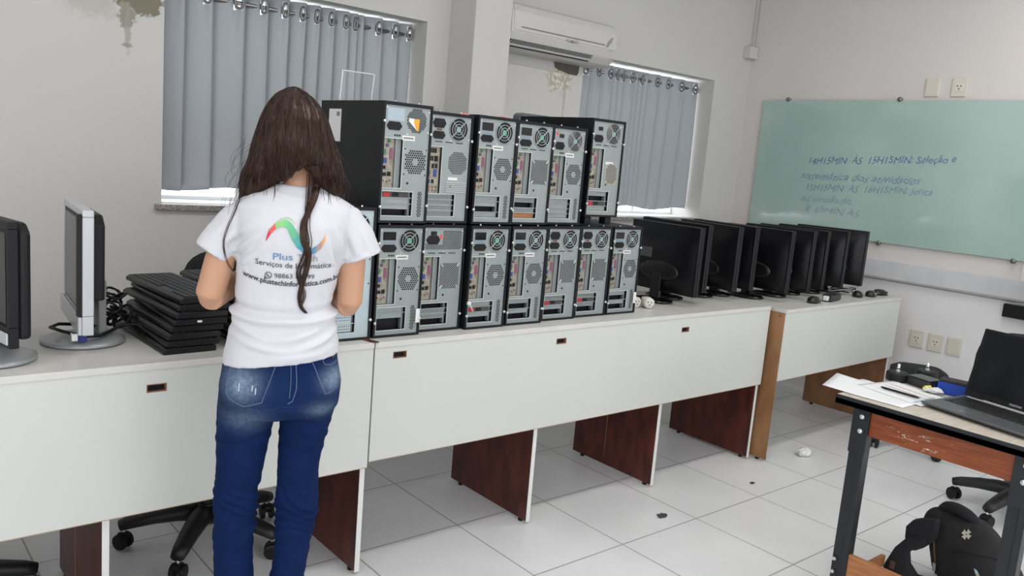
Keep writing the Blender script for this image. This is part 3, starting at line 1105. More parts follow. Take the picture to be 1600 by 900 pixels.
    # screws on the steel corners
    for (u, v) in ((.035, .02), (.965, .03), (.965, .21), (.5, .235)):
        MB().cyl((X(u), -0.002, Z(v)), (X(u), 0.0005, Z(v)), 0.0028, n=8).build('screw', M_screw, t)
    for (x, v) in ((-Wd / 2 + lip / 2, .14), (-Wd / 2 + lip / 2, .88), (Wd / 2 - lip / 2, .22), (Wd / 2 - lip / 2, .86)):
        MB().lathe([(0.0045, -0.011), (0.0052, -0.009), (0.0052, -0.005)], (x, 0, Z(v)), 10, 'y').build('thumb_screw', M_screw, t, smooth=True)
    for u in (.22, .74):
        MB().lathe([(0.0035, 0.0), (0.004, 0.002), (0.001, 0.006)], (X(u), 0.004, z00 + H), 8, 'z').build('top_clip', M_screw, t)
    # labels
    if wlabel:
        lb = MB().box(X(.40), X(.68), -0.0008, 0.0005, Z(.292), Z(.250)).build('white_label', M_sticker, t)
        MB().box(X(.43), X(.65), -0.0012, -0.0007, Z(.278), Z(.264)).build('label_print', M_grime, lb)
        vb_ = MB()
        for q in (.22, .27, .32):
            vb_.box(X(q), X(q + .035), -0.0006, 0.0005, Z(.262), Z(.247))
        vb_.build('vent_slits', M_dark, t)
    else:
        vb_ = MB()
        for a, b in ((.12, .30), (.38, .56), (.64, .82)):
            vb_.box(X(a), X(b), -0.0006, 0.0005, Z(.252), Z(.244))
        vb_.build('vent_slits', M_dark, t)
    # lower fan vent
    cx, cz = X(.72), Z(.475)
    vd = MB()
    if vent == 'hex':
        R_ = .0425 * sc
        dots(vd, cx, cz, lambda x, z: abs(z) < R_ and abs(x) < R_ * .97 and abs(x) + abs(z) < R_ * 1.42 and x * x + z * z > (.010 if wlabel else -1) ** 2, .0086, .0034, ext=.06)
        for sx in (-1, 1):
            for sz in (-1, 1):
                if sx > 0 and cx + sx * R_ * 1.02 > X(.97):
                    continue
                vd.merge(dots(MB(), cx + sx * R_ * 0.98, cz + sz * R_ * 0.98, lambda x, z: x * x + z * z < .003 ** 2, .01, .0028, ext=.01))
    elif vent == 'square':
        R_ = .042 * sc
        dots(vd, cx - .004, cz, lambda x, z: abs(x) < R_ and abs(z) < R_ * 1.12, .0064, .0029, rot=PI / 4, sq=True, ext=.075, n=4)
        CHM = MB()
        for sx in (-1, 1):
            for sz in (-1, 1):
                a = Vector((cx - .004 + sx * R_ * .98, -0.0015, cz + sz * R_ * 1.1))
                b = Vector((cx - .004 + sx * R_ * .74, -0.0015, cz + sz * R_ * .82))
                CHM.tube([a, b], 0.003, 6)
        CHM.build('vent_corner_mounts', MATS['bright_steel'], t)
    elif vent == 'round':
        R_ = .040 * sc
        dots(vd, cx, Z(.44), lambda x, z: abs(x) < R_ and abs(z) < R_ and abs(x) + abs(z) < R_ * 1.5, .0062, .0028, sq=True, ext=.05, n=4)
        lv = MB()
        for k in range(6):
            lv.box(X(.45), X(.97), -0.003, 0.0005, Z(.625 + .018 * k) - .0022, Z(.625 + .018 * k))
        lv.build('louvers', MATS['bright_steel'], t)
        MB().box(X(.50), X(.74), -0.0008, 0.0005, Z(.605), Z(.578)).build('white_label', M_sticker, t)
    elif vent == 'octa':
        R_ = .036
        cz2 = Z(.55)
        MB().prism([(cx + a * R_ * 1.05, cz2 + b * R_ * 1.25) for a, b in ((-1, -.55), (-1, .55), (-.5, 1), (.5, 1), (1, .55), (1, -.55), (.5, -1), (-.5, -1))], -0.0012, 0.0005, 'y').build('vent_plate', mat('beige_mesh', (0.42, 0.41, 0.35), 0.5, 0.2), t)
        dots(vd, cx, cz2, lambda x, z: abs(x) < R_ * .95 and abs(z) < R_ * 1.15 and abs(x) + abs(z) < R_ * 1.6, .0066, .0029, rot=.5, sq=True, y=-0.0018, ext=.06, n=4, yb=-0.0012)
        MB().box(X(.5), X(.75), -0.0008, 0.0005, Z(.445), Z(.42)).build('white_label', M_sticker, t)
    elif vent == 'column':
        pass
    if vd.v:
        vd.build('fan_vent', M_dark, t)
    MB().cyl((X(.57), -0.0008, Z(.665)), (X(.57), 0.0005, Z(.665)), 0.0042, n=10).build('knockout_hole', M_dark, t)
    # expansion slots: 'p' plain cover, 'o' open, 'f' perforated, 'r' card with red connector, 'b' beige card
    k = len(slots)
    hh = (s1 - s0) / k
    for i, c in enumerate(slots):
        a, b = s0 + hh * i, s0 + hh * (i + 1)
        if c == 'o':
            continue
        if c in 'pf':
            cv = MB().box(X(.035), X(su - .06), 0.008, 0.011, Z(b) + .001, Z(a) - .001).build('slot_cover', st, t)
            if c == 'f':
                hb_ = MB()
                for q in range(13):
                    xx = X(.07) + q * (X(su - .1) - X(.07)) / 12
                    for zz in (.35, .65):
                        hb_.box(xx - .0014, xx + .0014, 0.0073, 0.0082, Z(a + hh * zz) - .0014, Z(a + hh * zz) + .0014)
                hb_.build('cover_holes', M_dark, cv)
        elif c == 'r':
            cv = MB().box(X(.035), X(su - .06), 0.008, 0.011, Z(b) + .001, Z(a) - .001).build('slot_cover', mat('dark_card', (0.06, 0.06, 0.055), 0.5), t)
            MB().box(X(.07), X(.22), 0.005, 0.0079, Z(b) + .003, Z(a) - .003).build('red_connector', M_red, cv)
            MB().box(X(.28), X(.42), 0.006, 0.0079, Z(b) + .004, Z(a) - .004).build('port', M_blackp, cv)
        elif c == 'b':
            cv = MB().box(X(.035), X(su - .06), 0.008, 0.011, Z(b) + .001, Z(a) - .001).build('slot_cover', mat('copper_card', (0.35, 0.14, 0.05), 0.5), t)
        if i:
            MB().box(X(.035), X(su), 0.004, 0.007, Z(a) - .0012, Z(a) + .0012).build('slot_bar', st, t)
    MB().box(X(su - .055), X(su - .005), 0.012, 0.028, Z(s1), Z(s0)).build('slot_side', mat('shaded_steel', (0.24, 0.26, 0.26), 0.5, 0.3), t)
    if colvent:
        MB().merge(dots(MB(), X(.87), Z(.85), lambda x, z: abs(x) < .009 and abs(z) < .042, .0068, .0027, ext=.06)).build('side_vent', M_dark, t)
    if tagside:
        MB().box(X(.93), X(1.03), -0.008, -0.0055, Z(.90), Z(.765)).build('paper_tag', M_sticker, t, 0.001)
    return t


ZD = ZT + 0.0005
PX = [1.542, 1.744, 1.943, 2.147, 2.358, 2.560, 2.760]
PY = [2.405, 2.435, 2.413, 2.420, 2.443, 2.455, 2.457]
tower('tall computer tower with pale blue steel back, partly hidden by the person', 1.340, 2.402, ZD, 'box', 'hex', 'fff', H=0.452, Wd=0.19, steel=M_steelb, colvent=False, wlabel=False)
tower('bottom row computer tower first right of the person, white paper tag lower right', PX[0], PY[0], ZD, 'box', 'hex', 'ppooo'[:4], hub=M_hubg, tagside=True)
tower('bottom row computer tower whose power supply back is all fine perforations', PX[1], PY[1], ZD, 'perf', 'square', 'offo', wlabel=False, colvent=False)
wt_ = tower('bottom row computer tower with a small white thumbscrew and wire at its lower left', PX[2], PY[2], ZD, 'box', 'hex', 'prpo', hub=M_hubg)
MB().ball((-0.089, -0.013, 0.103), 0.0085, 0.0085, 0.0085, 14, 10).build('thumbscrew', M_sticker, wt_, smooth=True)
MB().tube([(-0.087, -0.018, 0.098), (-0.078, -0.014, 0.088), (-0.062, -0.006, 0.070)], 0.0024, 8).build('wire', M_sticker, wt_, smooth=True)
tower('bottom row computer tower directly under the fourth top tower, round hole below its hex vent', PX[3], PY[3], ZD, 'box', 'hex', 'popo', hub=M_hub)
tower('bottom row computer tower with twin sockets, left one of two such neighbours', PX[4], PY[4], ZD, 'twin', 'square', 'frpoo'[:4], wlabel=False, colvent=False)
tower('bottom row computer tower with twin sockets, right one of two such neighbours', PX[5], PY[5], ZD, 'twin', 'square', 'frfo', wlabel=False, colvent=False)
tower('bottom row computer tower at the right end, next to the row of black monitors', PX[6], PY[6], ZD, 'box', 'hex', 'popo', hub=M_hub, tagside=True)
ZT2 = ZD + 0.394 + 0.0065
big = tower('top row computer tower at the left end with orange sticker on its vent', 1.541, 2.408, ZT2, 'mesh', 'hex', 'rppo', H=0.405, Wd=0.196, depth=0.44)
lbp = MB().box(-0.0988, -0.0981, 0.285, 0.375, 0.26, 0.375).build('side_label', M_sticker, big)
MB().box(-0.0992, -0.0988, 0.295, 0.318, 0.35, 0.365).build('label_print', M_grime, lbp)
tower('top row computer tower with twin sockets, louvers and wide port plate', PX[1] - 0.004, 2.432, ZT2, 'twin', 'round', 'ffff', io='wide', wlabel=False, colvent=False, H=0.392)
tower('top row computer tower, third from the left, white label under its fan', PX[2], 2.42, ZT2, 'box', 'hex', 'ppoo'[:3] + 'p', hub=M_hubg, H=0.398)
tower('top row computer tower, fourth from the left, square mesh vent and copper card below', PX[3] - 0.006, 2.43, ZT2, 'box', 'square', 'fofb', wlabel=False, colvent=False, hub=M_hubg, H=0.396)
tower('top row computer tower with chrome wire fan guard and small red dot', 2.346, 2.452, ZT2, 'small', 'hex', 'pppp', hub=M_hub, twinlabel=True, H=0.396)
tall = tower('tallest computer tower at the right end of the top row, standing on black feet', 2.586, 2.470, ZT2, 'small', 'octa', 'porp', H=0.412, Wd=0.20, depth=0.50, feet=0.034, hub=M_hub, wlabel=False, colvent=False)
ft = MB()
for x in (-0.06, 0.065):
    for y in (0.012, 0.40):
        MB().box(x - 0.018, x + 0.018, y, y + 0.04, 0, 0.0335).build('foot', M_blackp, tall, 0.003)
MB().box(-0.103, 0.103, 0.455, 0.53, 0.034, 0.462).build('front_bezel', mat('grey_bezel', (0.10, 0.105, 0.11), 0.35), tall, 0.02, seg=4)
# small red stickers on two top edges
for x, y, z, lb in ((1.805, 2.45, ZT2 + 0.392, 'small red and white sticker scrap on the second top tower'), (2.0, 2.46, ZT2 + 0.398, 'small red and white sticker scrap on the third top tower')):
    o = MB().prism([(-0.022, 0), (-0.006, 0.01), (0.022, 0.007), (0.018, -0.008), (-0.01, -0.010)], 0.0004, 0.006, 'z').build('sticker_scrap', mat('red_scrap', (0.75, 0.22, 0.22), 0.5), None, loc=(x, y, z))
    tag(o, lb, 'sticker', 'sticker scraps')
# clear acrylic stand on the big tower
o = thing('acrylic_sheet', 'clear acrylic sheet standing on the leftmost top tower', 'acrylic sheet', (1.512, 2.70, ZT2 + 0.405))
MB().box(-0.075, 0.06, -0.0015, 0.0015, 0.0008, 0.105).build('sheet', M_acrylic, o)
fr = MB()
for a, b in (((-0.075, 0, 0.002), (-0.068, 0, 0.105)), ((-0.068, 0, 0.105), (0.06, 0, 0.105)), ((0.06, 0, 0.105), (0.052, 0, 0.002))):
    fr.tube([a, b], 0.0022, 5)
fr.build('rim', mat('pale_rim', (0.7, 0.72, 0.73), 0.3), o)

#MONITORS
# ------------------------------------------------------------------ row of black monitors, backs to the photographer
def lcd_monitor(label, xR, yR, ztop, rot, zd, logo=False, bo=-0.03):
    w, h = 0.44, 0.345
    # panel centre from its near right edge
    c, s = math.cos(rot), math.sin(rot)
    cx, cy = xR - s * w / 2, yR + c * w / 2
    t = thing('monitor', label, 'monitor', (cx, cy, zd), rot, 'black monitors in a row')
    zt = ztop - zd
    zb = zt - h
    MB().box(0.012, 0.034, -w / 2, w / 2, zb, zt).build('bezel', M_blackp, t, 0.004)
    MB().box(0.0335, 0.0352, -w / 2 + 0.018, w / 2 - 0.018, zb + 0.03, zt - 0.018).build('screen', M_gloss, t)
    # flat back with a shallow dish along the top
    satin = mat('satin_black_back', (0.005, 0.005, 0.0065), 0.34, spec=0.35)
    MB().box(-0.004, 0.0118, -w / 2 + 0.001, w / 2 - 0.001, zb + 0.001, zt - 0.001).build('back_cover', satin, t, 0.003)
    bk = MB()
    zc_ = [(0.985, -0.0042), (0.93, -0.006), (0.86, -0.011), (0.78, -0.017), (0.70, -0.020), (0.55, -0.021), (0.30, -0.021), (0.12, -0.019), (0.03, -0.0042)]
    m_ = 13
    vs = []
    for f_, xx in zc_:
        for j in range(m_):
            u = j / (m_ - 1) * 2 - 1
            sink = 0.05 * (0.5 + 0.5 * u) * (1 if f_ > 0.6 else 0)
            vs.append((-0.0042 + (xx + 0.0042) * (1 - abs(u) ** 8), u * (w / 2 - 0.012), zb + h * (f_ - sink * (1 if 0.6 < f_ < 0.98 else 0))))
    bk.add(vs, [(i * m_ + j, i * m_ + j + 1, (i + 1) * m_ + j + 1, (i + 1) * m_ + j) for i in range(len(zc_) - 1) for j in range(m_ - 1)])
    bk.build('back_bulge', satin, t, smooth=True)
    # raised oval hinge housing
    MB().lathe([(0.095, 0.0), (0.09, -0.006), (0.07, -0.009)], (-0.0195, 0.0, 0), 28, 'x').xf(Matrix.Translation((0, 0, zb + 0.105)) @ Matrix.Diagonal((1, 1.35, 0.55, 1))).build('hinge_housing', mat('satin_housing', (0.007, 0.007, 0.008), 0.35), t, smooth=True)
    nk = MB()
    o1, o2 = bo, -0.0285
    nk.add([(o1 - 0.012, -0.032, 0.014), (o1 - 0.012, 0.032, 0.014), (o1 + 0.012, 0.032, 0.014), (o1 + 0.012, -0.032, 0.014), (o2 - 0.006, -0.026, zb + 0.10), (o2 - 0.006, 0.026, zb + 0.10), (o2 + 0.010, 0.026, zb + 0.10), (o2 + 0.010, -0.026, zb + 0.10)],
           [(0, 1, 2, 3), (4, 5, 6, 7), (0, 1, 5, 4), (1, 2, 6, 5), (2, 3, 7, 6), (3, 0, 4, 7)])
    nk.build('neck', M_gloss, t, 0.004)
    MB().lathe([(0.105, 0.0005), (0.112, 0.004), (0.112, 0.010), (0.10, 0.016), (0.03, 0.022)], (0, 0, 0), 36).xf(Matrix.Translation((bo - 0.01, 0, 0)) @ Matrix.Diagonal((0.70, 1, 1, 1))).build('base', M_gloss, t, smooth=True)
    if logo:
        MB().box(-0.0255, -0.0205, 0.055, 0.14, zb + 0.165, zb + 0.215).build('rating_label', mat('grey_label', (0.085, 0.09, 0.10), 0.5), t)
        MB().lathe([(0.006, -0.027), (0.006, -0.0205)], (0, 0.075, zb + 0.135), 14, 'x').build('logo_dot', mat('logo_red', (0.45, 0.03, 0.08), 0.4), t)
        vs_, fs_, w_ = text_mesh('LG', 0.026, bold=0.0006)
        MB().add([(-0.0262, 0.064 - x, zb + 0.126 + y) for x, y in vs_], fs_).build('logo_lettering', mat('logo_grey', (0.28, 0.28, 0.29), 0.4), t)
    return t


ZR = 0.838
ML = [(3.270, 2.44, 1.243, 0, ZT, 'black monitor seen from behind, first after the computer towers, logo on its back'),
      (3.415, 2.50, 1.252, 0, ZT, 'second black monitor from the towers, only a thin strip showing behind the first'),
      (3.674, 2.50, 1.245, -8, ZT, 'black monitor with curved gloss on its back, third from the towers'),
      (3.828, 2.50, 1.247, -4, ZT, 'fourth black monitor from the towers, near the joint of the desks'),
      (4.054, 2.42, 1.236, 0, ZR, 'fifth black monitor from the towers, wide back showing, first wholly on the right desk'),
      (4.279, 2.42, 1.237, 3, ZR, 'sixth black monitor from the towers, standing on the right desk'),
      (4.486, 2.45, 1.235, 5, ZR, 'seventh black monitor from the towers, narrow strip showing'),
      (4.716, 2.45, 1.236, 9, ZR, 'black monitor second from the far right end of the monitor row'),
      (4.960, 2.45, 1.237, 14, ZR, 'farthest right black monitor, standing behind the mice')]
for i, (x, y, z, r, zd, lb) in enumerate(ML):
    lcd_monitor(lb, x, y, z, D(r), zd + 0.0005, i == 0, (-0.032, -0.018, -0.04, -0.02, -0.04, -0.03, -0.03, -0.03, -0.03)[i])

# plug adapters beside the last tower
def plug_adapter(x, y, z, rz, label):
    t = thing('plug_adapter', label, 'plug adapter', (x, y, z), rz, 'white plug adapters')
    m_ = mat('cream_plug', (0.62, 0.60, 0.55), 0.4)
    MB().lathe([(0.020, -0.03), (0.026, -0.027), (0.026, 0.018), (0.022, 0.024)], (0, 0, 0.0265), 18, 'y').build('adapter_body', m_, t, smooth=True)
    MB().box(-0.022, 0.022, 0.0, 0.03, 0.004, 0.05).build('adapter_block', m_, t, 0.006)
    for a, b in ((-0.009, 0.006), (0.009, 0.006), (0, -0.008)):
        MB().cyl((a, -0.0308, 0.0265 + b), (a, -0.0295, 0.0265 + b), 0.003, n=8).build('pin_hole', M_dark, t)
    for a in (-0.008, 0.008):
        MB().cyl((0.022, 0.012 + a, 0.027), (0.040, 0.012 + a, 0.027), 0.0022, n=6).build('pin', M_chrome, t)


plug_adapter(2.965, 2.56, ZD, D(-8), 'cream plug adapter beside the last tower, the left one of two')
plug_adapter(3.022, 2.522, ZD, D(-25), 'cream plug adapter beside the first black monitor, the right one of two')

# mice and power brick on the right desk
def mouse_thing(x, y, rz, label, silver):
    t = thing('mouse', label, 'mouse', (x, y, ZR + 0.0005), rz, 'computer mice on the right desk')
    r = []
    for k, (sx, z) in enumerate(((1.0, 0.0), (1.03, 0.008), (0.98, 0.018), (0.82, 0.028), (0.55, 0.035), (0.2, 0.038))):
        r.append((0.004 * k, 0, z, 0.056 * sx, 0.031 * sx))
    MB().loft(r, 24, 2.5).build('shell', mat('mouse_black', (0.010, 0.010, 0.011), 0.2), t, smooth=True)
    MB().tube([(-0.058, -0.012, 0.016), (-0.052, 0, 0.022), (-0.058, 0.012, 0.016)], 0.0025, 6).build('front_edge', M_blackp, t, smooth=True)
    MB().lathe([(0.008, -0.003), (0.008, 0.003)], (-0.028, 0, 0.028), 14, 'y').build('scroll_wheel', M_acgrey, t)
    if silver:
        for s in (-1, 1):
            MB().tube([(-0.045, s * 0.024, 0.020), (-0.015, s * 0.030, 0.021), (0.02, s * 0.0295, 0.020), (0.045, s * 0.02, 0.018)], [0.002, 0.0042, 0.0042, 0.002], 8).build('silver_stripe', M_chrome, t, smooth=True)


mouse_thing(4.875, 2.42, D(205), 'black mouse with silver stripes, left one of three at the desk end', True)
mouse_thing(5.005, 2.40, D(195), 'black mouse with silver stripes, in the middle of three at the desk end', True)
mouse_thing(5.150, 2.41, D(170), 'plain glossy black mouse at the far right corner of the white desk', False)
mouse_thing(4.285, 2.372, D(190), 'black mouse lying in front of the monitor bases, left of the power brick', False)
pb_ = thing('power_brick', 'dark green black power brick at the front edge of the right desk', 'power adapter', (4.49, 2.38, ZR + 0.0005), D(8))
MB().box(-0.075, 0.075, -0.028, 0.028, 0.004, 0.040).build('brick', mat('dark_green_plastic', (0.012, 0.020, 0.018), 0.4), pb_, 0.006)
MB().box(-0.10, -0.076, -0.014, 0.014, 0.008, 0.034).build('plug', M_sticker, pb_, 0.003)
for a in (-0.04, 0.04):
    MB().box(a - 0.012, a + 0.012, -0.02, 0.02, 0.0, 0.0039).build('rubber_foot', M_blackp, pb_)
o = thing('mouse_cables', 'loose black and clear cable loops behind the mice', 'cable', (4.80, 2.50, ZR + 0.001))
for k in range(5):
    pts = [(0.09 * math.cos(a + k) + 0.03 * k - 0.05, 0.035 * math.sin(a * 1.0 + k * .5), 0.0055 + 0.011 * k * 0.8 + 0.012 * (1 + math.sin(a * 2 + k)) / 2 * (k > 0)) for a in [2 * PI * q / 24 for q in range(24)]]
    MB().tube(pts, 0.0035, 6, closed=True).build('cable_loop', M_blackp if k % 2 else M_acgrey, o, smooth=True)

# ------------------------------------------------------------------ old monitors at the left
def old_monitor(label, x, ynear, zb, zt, w, bx, by, silver, rot=0.0, fd=0.042):
    """screen faces -x; near edge at ynear"""
    t = thing('monitor', label, 'monitor', (bx, by, ZD), rot, 'old square monitors on the left desk')
    x0 = x - bx
    y0, y1 = ynear - by, ynear + w - by
    zb -= ZD
    zt -= ZD
    edge = M_silver if silver else M_blackp
    # frame ring + inner bezel + screen
    fr = MB()
    for (a, b, c, e) in ((y0, y1, zt - 0.02, zt), (y0, y1, zb, zb + 0.055), (y0, y0 + 0.018, zb + 0.055, zt - 0.02), (y1 - 0.018, y1, zb + 0.055, zt - 0.02)):
        fr.box(x0 + (0.012 if silver else 0), x0 + fd, a, b, c, e)
    fr.build('frame', edge, t, 0.003)
    MB().box(x0 + (0.0145 if silver else 0.006), x0 + fd - 0.008, y0 + 0.019, y1 - 0.019, zb + 0.056, zt - 0.021).build('inner_bezel', M_blackp, t)
    MB().box(x0 + (0.013 if silver else 0.0045), x0 + (0.0145 if silver else 0.006), y0 + 0.034, y1 - 0.034, zb + 0.062, zt - 0.032).build('screen', M_greyscr if silver else M_gloss, t)
    if silver:
        MB().box(x0 - 0.001, x0 + 0.0118, y0 + 0.0005, y0 + 0.020, zb + 0.056, zt - 0.012).build('black_side_strip', M_blackp, t)
        MB().box(x0 + 0.002, x0 + 0.0118, y0, y1, zb + 0.001, zb + 0.054).build('lower_bezel', M_silver, t, 0.003)
    else:
        MB().box(x0 - 0.006, x0 - 0.0005, y0 + 0.004, y1 - 0.004, zb + 0.010, zb + 0.042).build('silver_strip', M_silver, t, 0.003)
    bw = 0.035 if silver else 0.032
    MB().prism([(y0 + 0.05, zb + 0.09), (y1 - 0.05, zb + 0.09), (y1 - 0.05, zt - 0.045), (y1 - 0.09, zt - 0.02), (y0 + 0.09, zt - 0.02), (y0 + 0.05, zt - 0.045)] if silver else
               [(y0 + 0.002, zb + 0.02), (y1 - 0.002, zb + 0.02), (y1 - 0.002, zt - 0.03), (y1 - 0.03, zt - 0.004), (y0 + 0.03, zt - 0.004), (y0 + 0.002, zt - 0.03)], x0 + fd + 0.0005, x0 + fd + 0.0005 + bw, 'x').build('back_cover', M_blackp, t, 0.012 if not silver else 0.006, seg=3)
    yc = (y0 + y1) / 2
    MB().prism([(yc - 0.045, 0.012), (yc + 0.045, 0.012), (yc + 0.035, zb + 0.13), (yc - 0.035, zb + 0.13)], x0 + fd + bw - 0.001, x0 + fd + 0.022 + bw, 'x').build('neck', mat('grey_neck', (0.23, 0.235, 0.24), 0.45), t, 0.004)
    MB().lathe([(0.108, 0.0005), (0.116, 0.004), (0.116, 0.010), (0.10, 0.017), (0.05, 0.021)], (0, 0, 0), 44).build('base', mat('silver_base', (0.36, 0.37, 0.38), 0.4, 0.35), t, smooth=True)
    return t


old_monitor('old square monitor with silver frame, grey screen and round silver base beside the keyboards', 0.560, 2.48, 0.907, 1.262, 0.39, 0.60, 2.66, True, D(-5))
old_monitor('black square monitor with silver strip at the left edge of the photo', 0.340, 2.392, 0.905, 1.237, 0.39, 0.338, 2.53, False, D(11), 0.024)
vg = thing('video_cable', 'black video cable with blue plug lying on the silver monitor base', 'cable', (0.60, 2.575, ZD + 0.021))
MB().box(-0.035, -0.012, -0.014, 0.006, 0.0005, 0.030).build('plug_shell', mat('blue_plug', (0.02, 0.03, 0.20), 0.4), vg, 0.003)
MB().box(-0.054, -0.0355, -0.012, 0.004, 0.004, 0.028).build('plug_metal', M_chrome, vg, 0.002)
MB().tube([(-0.012, -0.004, 0.016), (0.03, 0.01, 0.012), (0.07, 0.06, 0.012), (0.11, 0.10, 0.02), (0.15, 0.06, 0.03), (0.16, 0.12, 0.04), (0.10, 0.15, 0.045)], 0.0055, 8).build('cord', M_blackp, vg, smooth=True)
MB().tube([(-0.035, 0.0, 0.02), (-0.07, 0.03, 0.028), (-0.09, 0.08, 0.03), (-0.06, 0.12, 0.03), (0.0, 0.14, 0.02), (0.06, 0.11, 0.014)], 0.005, 8).build('cord', M_blackp, vg, smooth=True)

# ------------------------------------------------------------------ keyboards
def keyboard_master(label):
    t = thing('keyboard', label, 'keyboard', (0, 0, 0), 0, 'stacked black keyboards')
    L, Wk = 0.45, 0.158
    # local: length along +y, width along x, near left corner at origin; keys on top
    prof = [(0.0, 0.0005), (Wk, 0.0005), (Wk, 0.017), (Wk - 0.01, 0.0195), (0.012, 0.0185), (0.0, 0.012)]
    MB().prism(prof, 0, L, 'y').build('shell', mat('keyboard_black', (0.006, 0.006, 0.007), 0.4, spec=0.35), t, 0.003)
    kb = MB()
    for r in range(6):
        x = 0.018 + r * 0.0213 + (0.004 if r == 5 else 0)
        n = 21
        for k in range(n):
            y = 0.012 + k * 0.0204
            if r == 0 and 4 < k < 10:
                continue
            kb.box(x, x + 0.0165, y, y + 0.0165, 0.0188, 0.0208)
    kb.build('keys', mat('key_grey', (0.022, 0.022, 0.024), 0.5), t)
    return t


KL = ['lowest black keyboard of the left stack on the desk', 'second lowest black keyboard in the left stack', 'third black keyboard up from the desk in the left stack', 'fourth black keyboard up from the desk in the left stack',
      'fifth black keyboard up, carrying a small pale emblem on its edge', 'sixth black keyboard up from the desk in the left stack', 'black keyboard directly under the top one of the left stack', 'top black keyboard of the left stack, keys showing']
kmaster = keyboard_master(KL[0])
kz = [ZD + 0.0213 * i for i in range(8)]
ka = [(0.757, 2.415, 2), (0.764, 2.419, -1), (0.770, 2.414, 3), (0.778, 2.424, 0), (0.785, 2.418, -2), (0.790, 2.410, 3.5), (0.797, 2.417, 1), (0.805, 2.42, 4)]
kbs = []
for i, (x, y, r) in enumerate(ka):
    if i == 0:
        k = kmaster
        k.location = (x, y, kz[0])
        k.rotation_euler.z = D(r)
    else:
        k = dup(kmaster, (x, y, kz[i]), D(r), KL[i])
    kbs.append(k)
K2 = 'black keyboard in the right stack, hidden behind the person'
for i in range(8):
    dup(kmaster, (0.992 + 0.004 * math.sin(i * 2.1), 2.425 + 0.006 * math.cos(i * 1.7) + (0.05 if i == 7 else 0), kz[i]), D((1.5, -1, 1, 0, -1, 1.5, 0, 6)[i] * 0.6),
        K2 if i < 7 else 'black keyboard on top of the right stack, seen beside the elbow of the person', 'keyboards behind the person' if i < 7 else 'stacked black keyboards')
o = MB().lathe([(0.008, -0.001), (0.008, 0.0005)], (0.075, -0.0001, 0.0105), 14, 'y').xf(Matrix.Translation((0, 0, 0))).build('emblem', M_sticker, kbs[4])
o.scale = (1, 1, 0.45)
o.location.z = 0.006
# the tangle of keyboard cables at the far left of the stack
ct = thing('cable_tangle', 'tangle of black keyboard cables left of the keyboard stack on the desk', 'cables', (0.712, 2.74, ZD))
for i in range(11):
    rr = random.Random(i + 21)
    cx_, cy_ = rr.uniform(-.020, .018), rr.uniform(-.03, .09)
    base_z = 0.024 + rr.uniform(0.0, 0.085) * (i > 2)
    up_ = rr.uniform(0.010, 0.040)
    r1 = rr.uniform(0.026, 0.042)
    pts = []
    for q in range(45):
        a = 2 * PI * 2.2 * q / 44 + i * 1.3
        pts.append((cx_ + r1 * math.cos(a) * (1 - 0.006 * q), cy_ + r1 * 1.4 * math.sin(a) * (0.65 + 0.35 * math.cos(i)), base_z + up_ * (1 + math.sin(a * 1.0 + i)) * 0.8 + 0.0009 * (q % 3)))
    MB().tube(pts, 0.0036, 6).build('cable', M_blackp, ct, smooth=True)

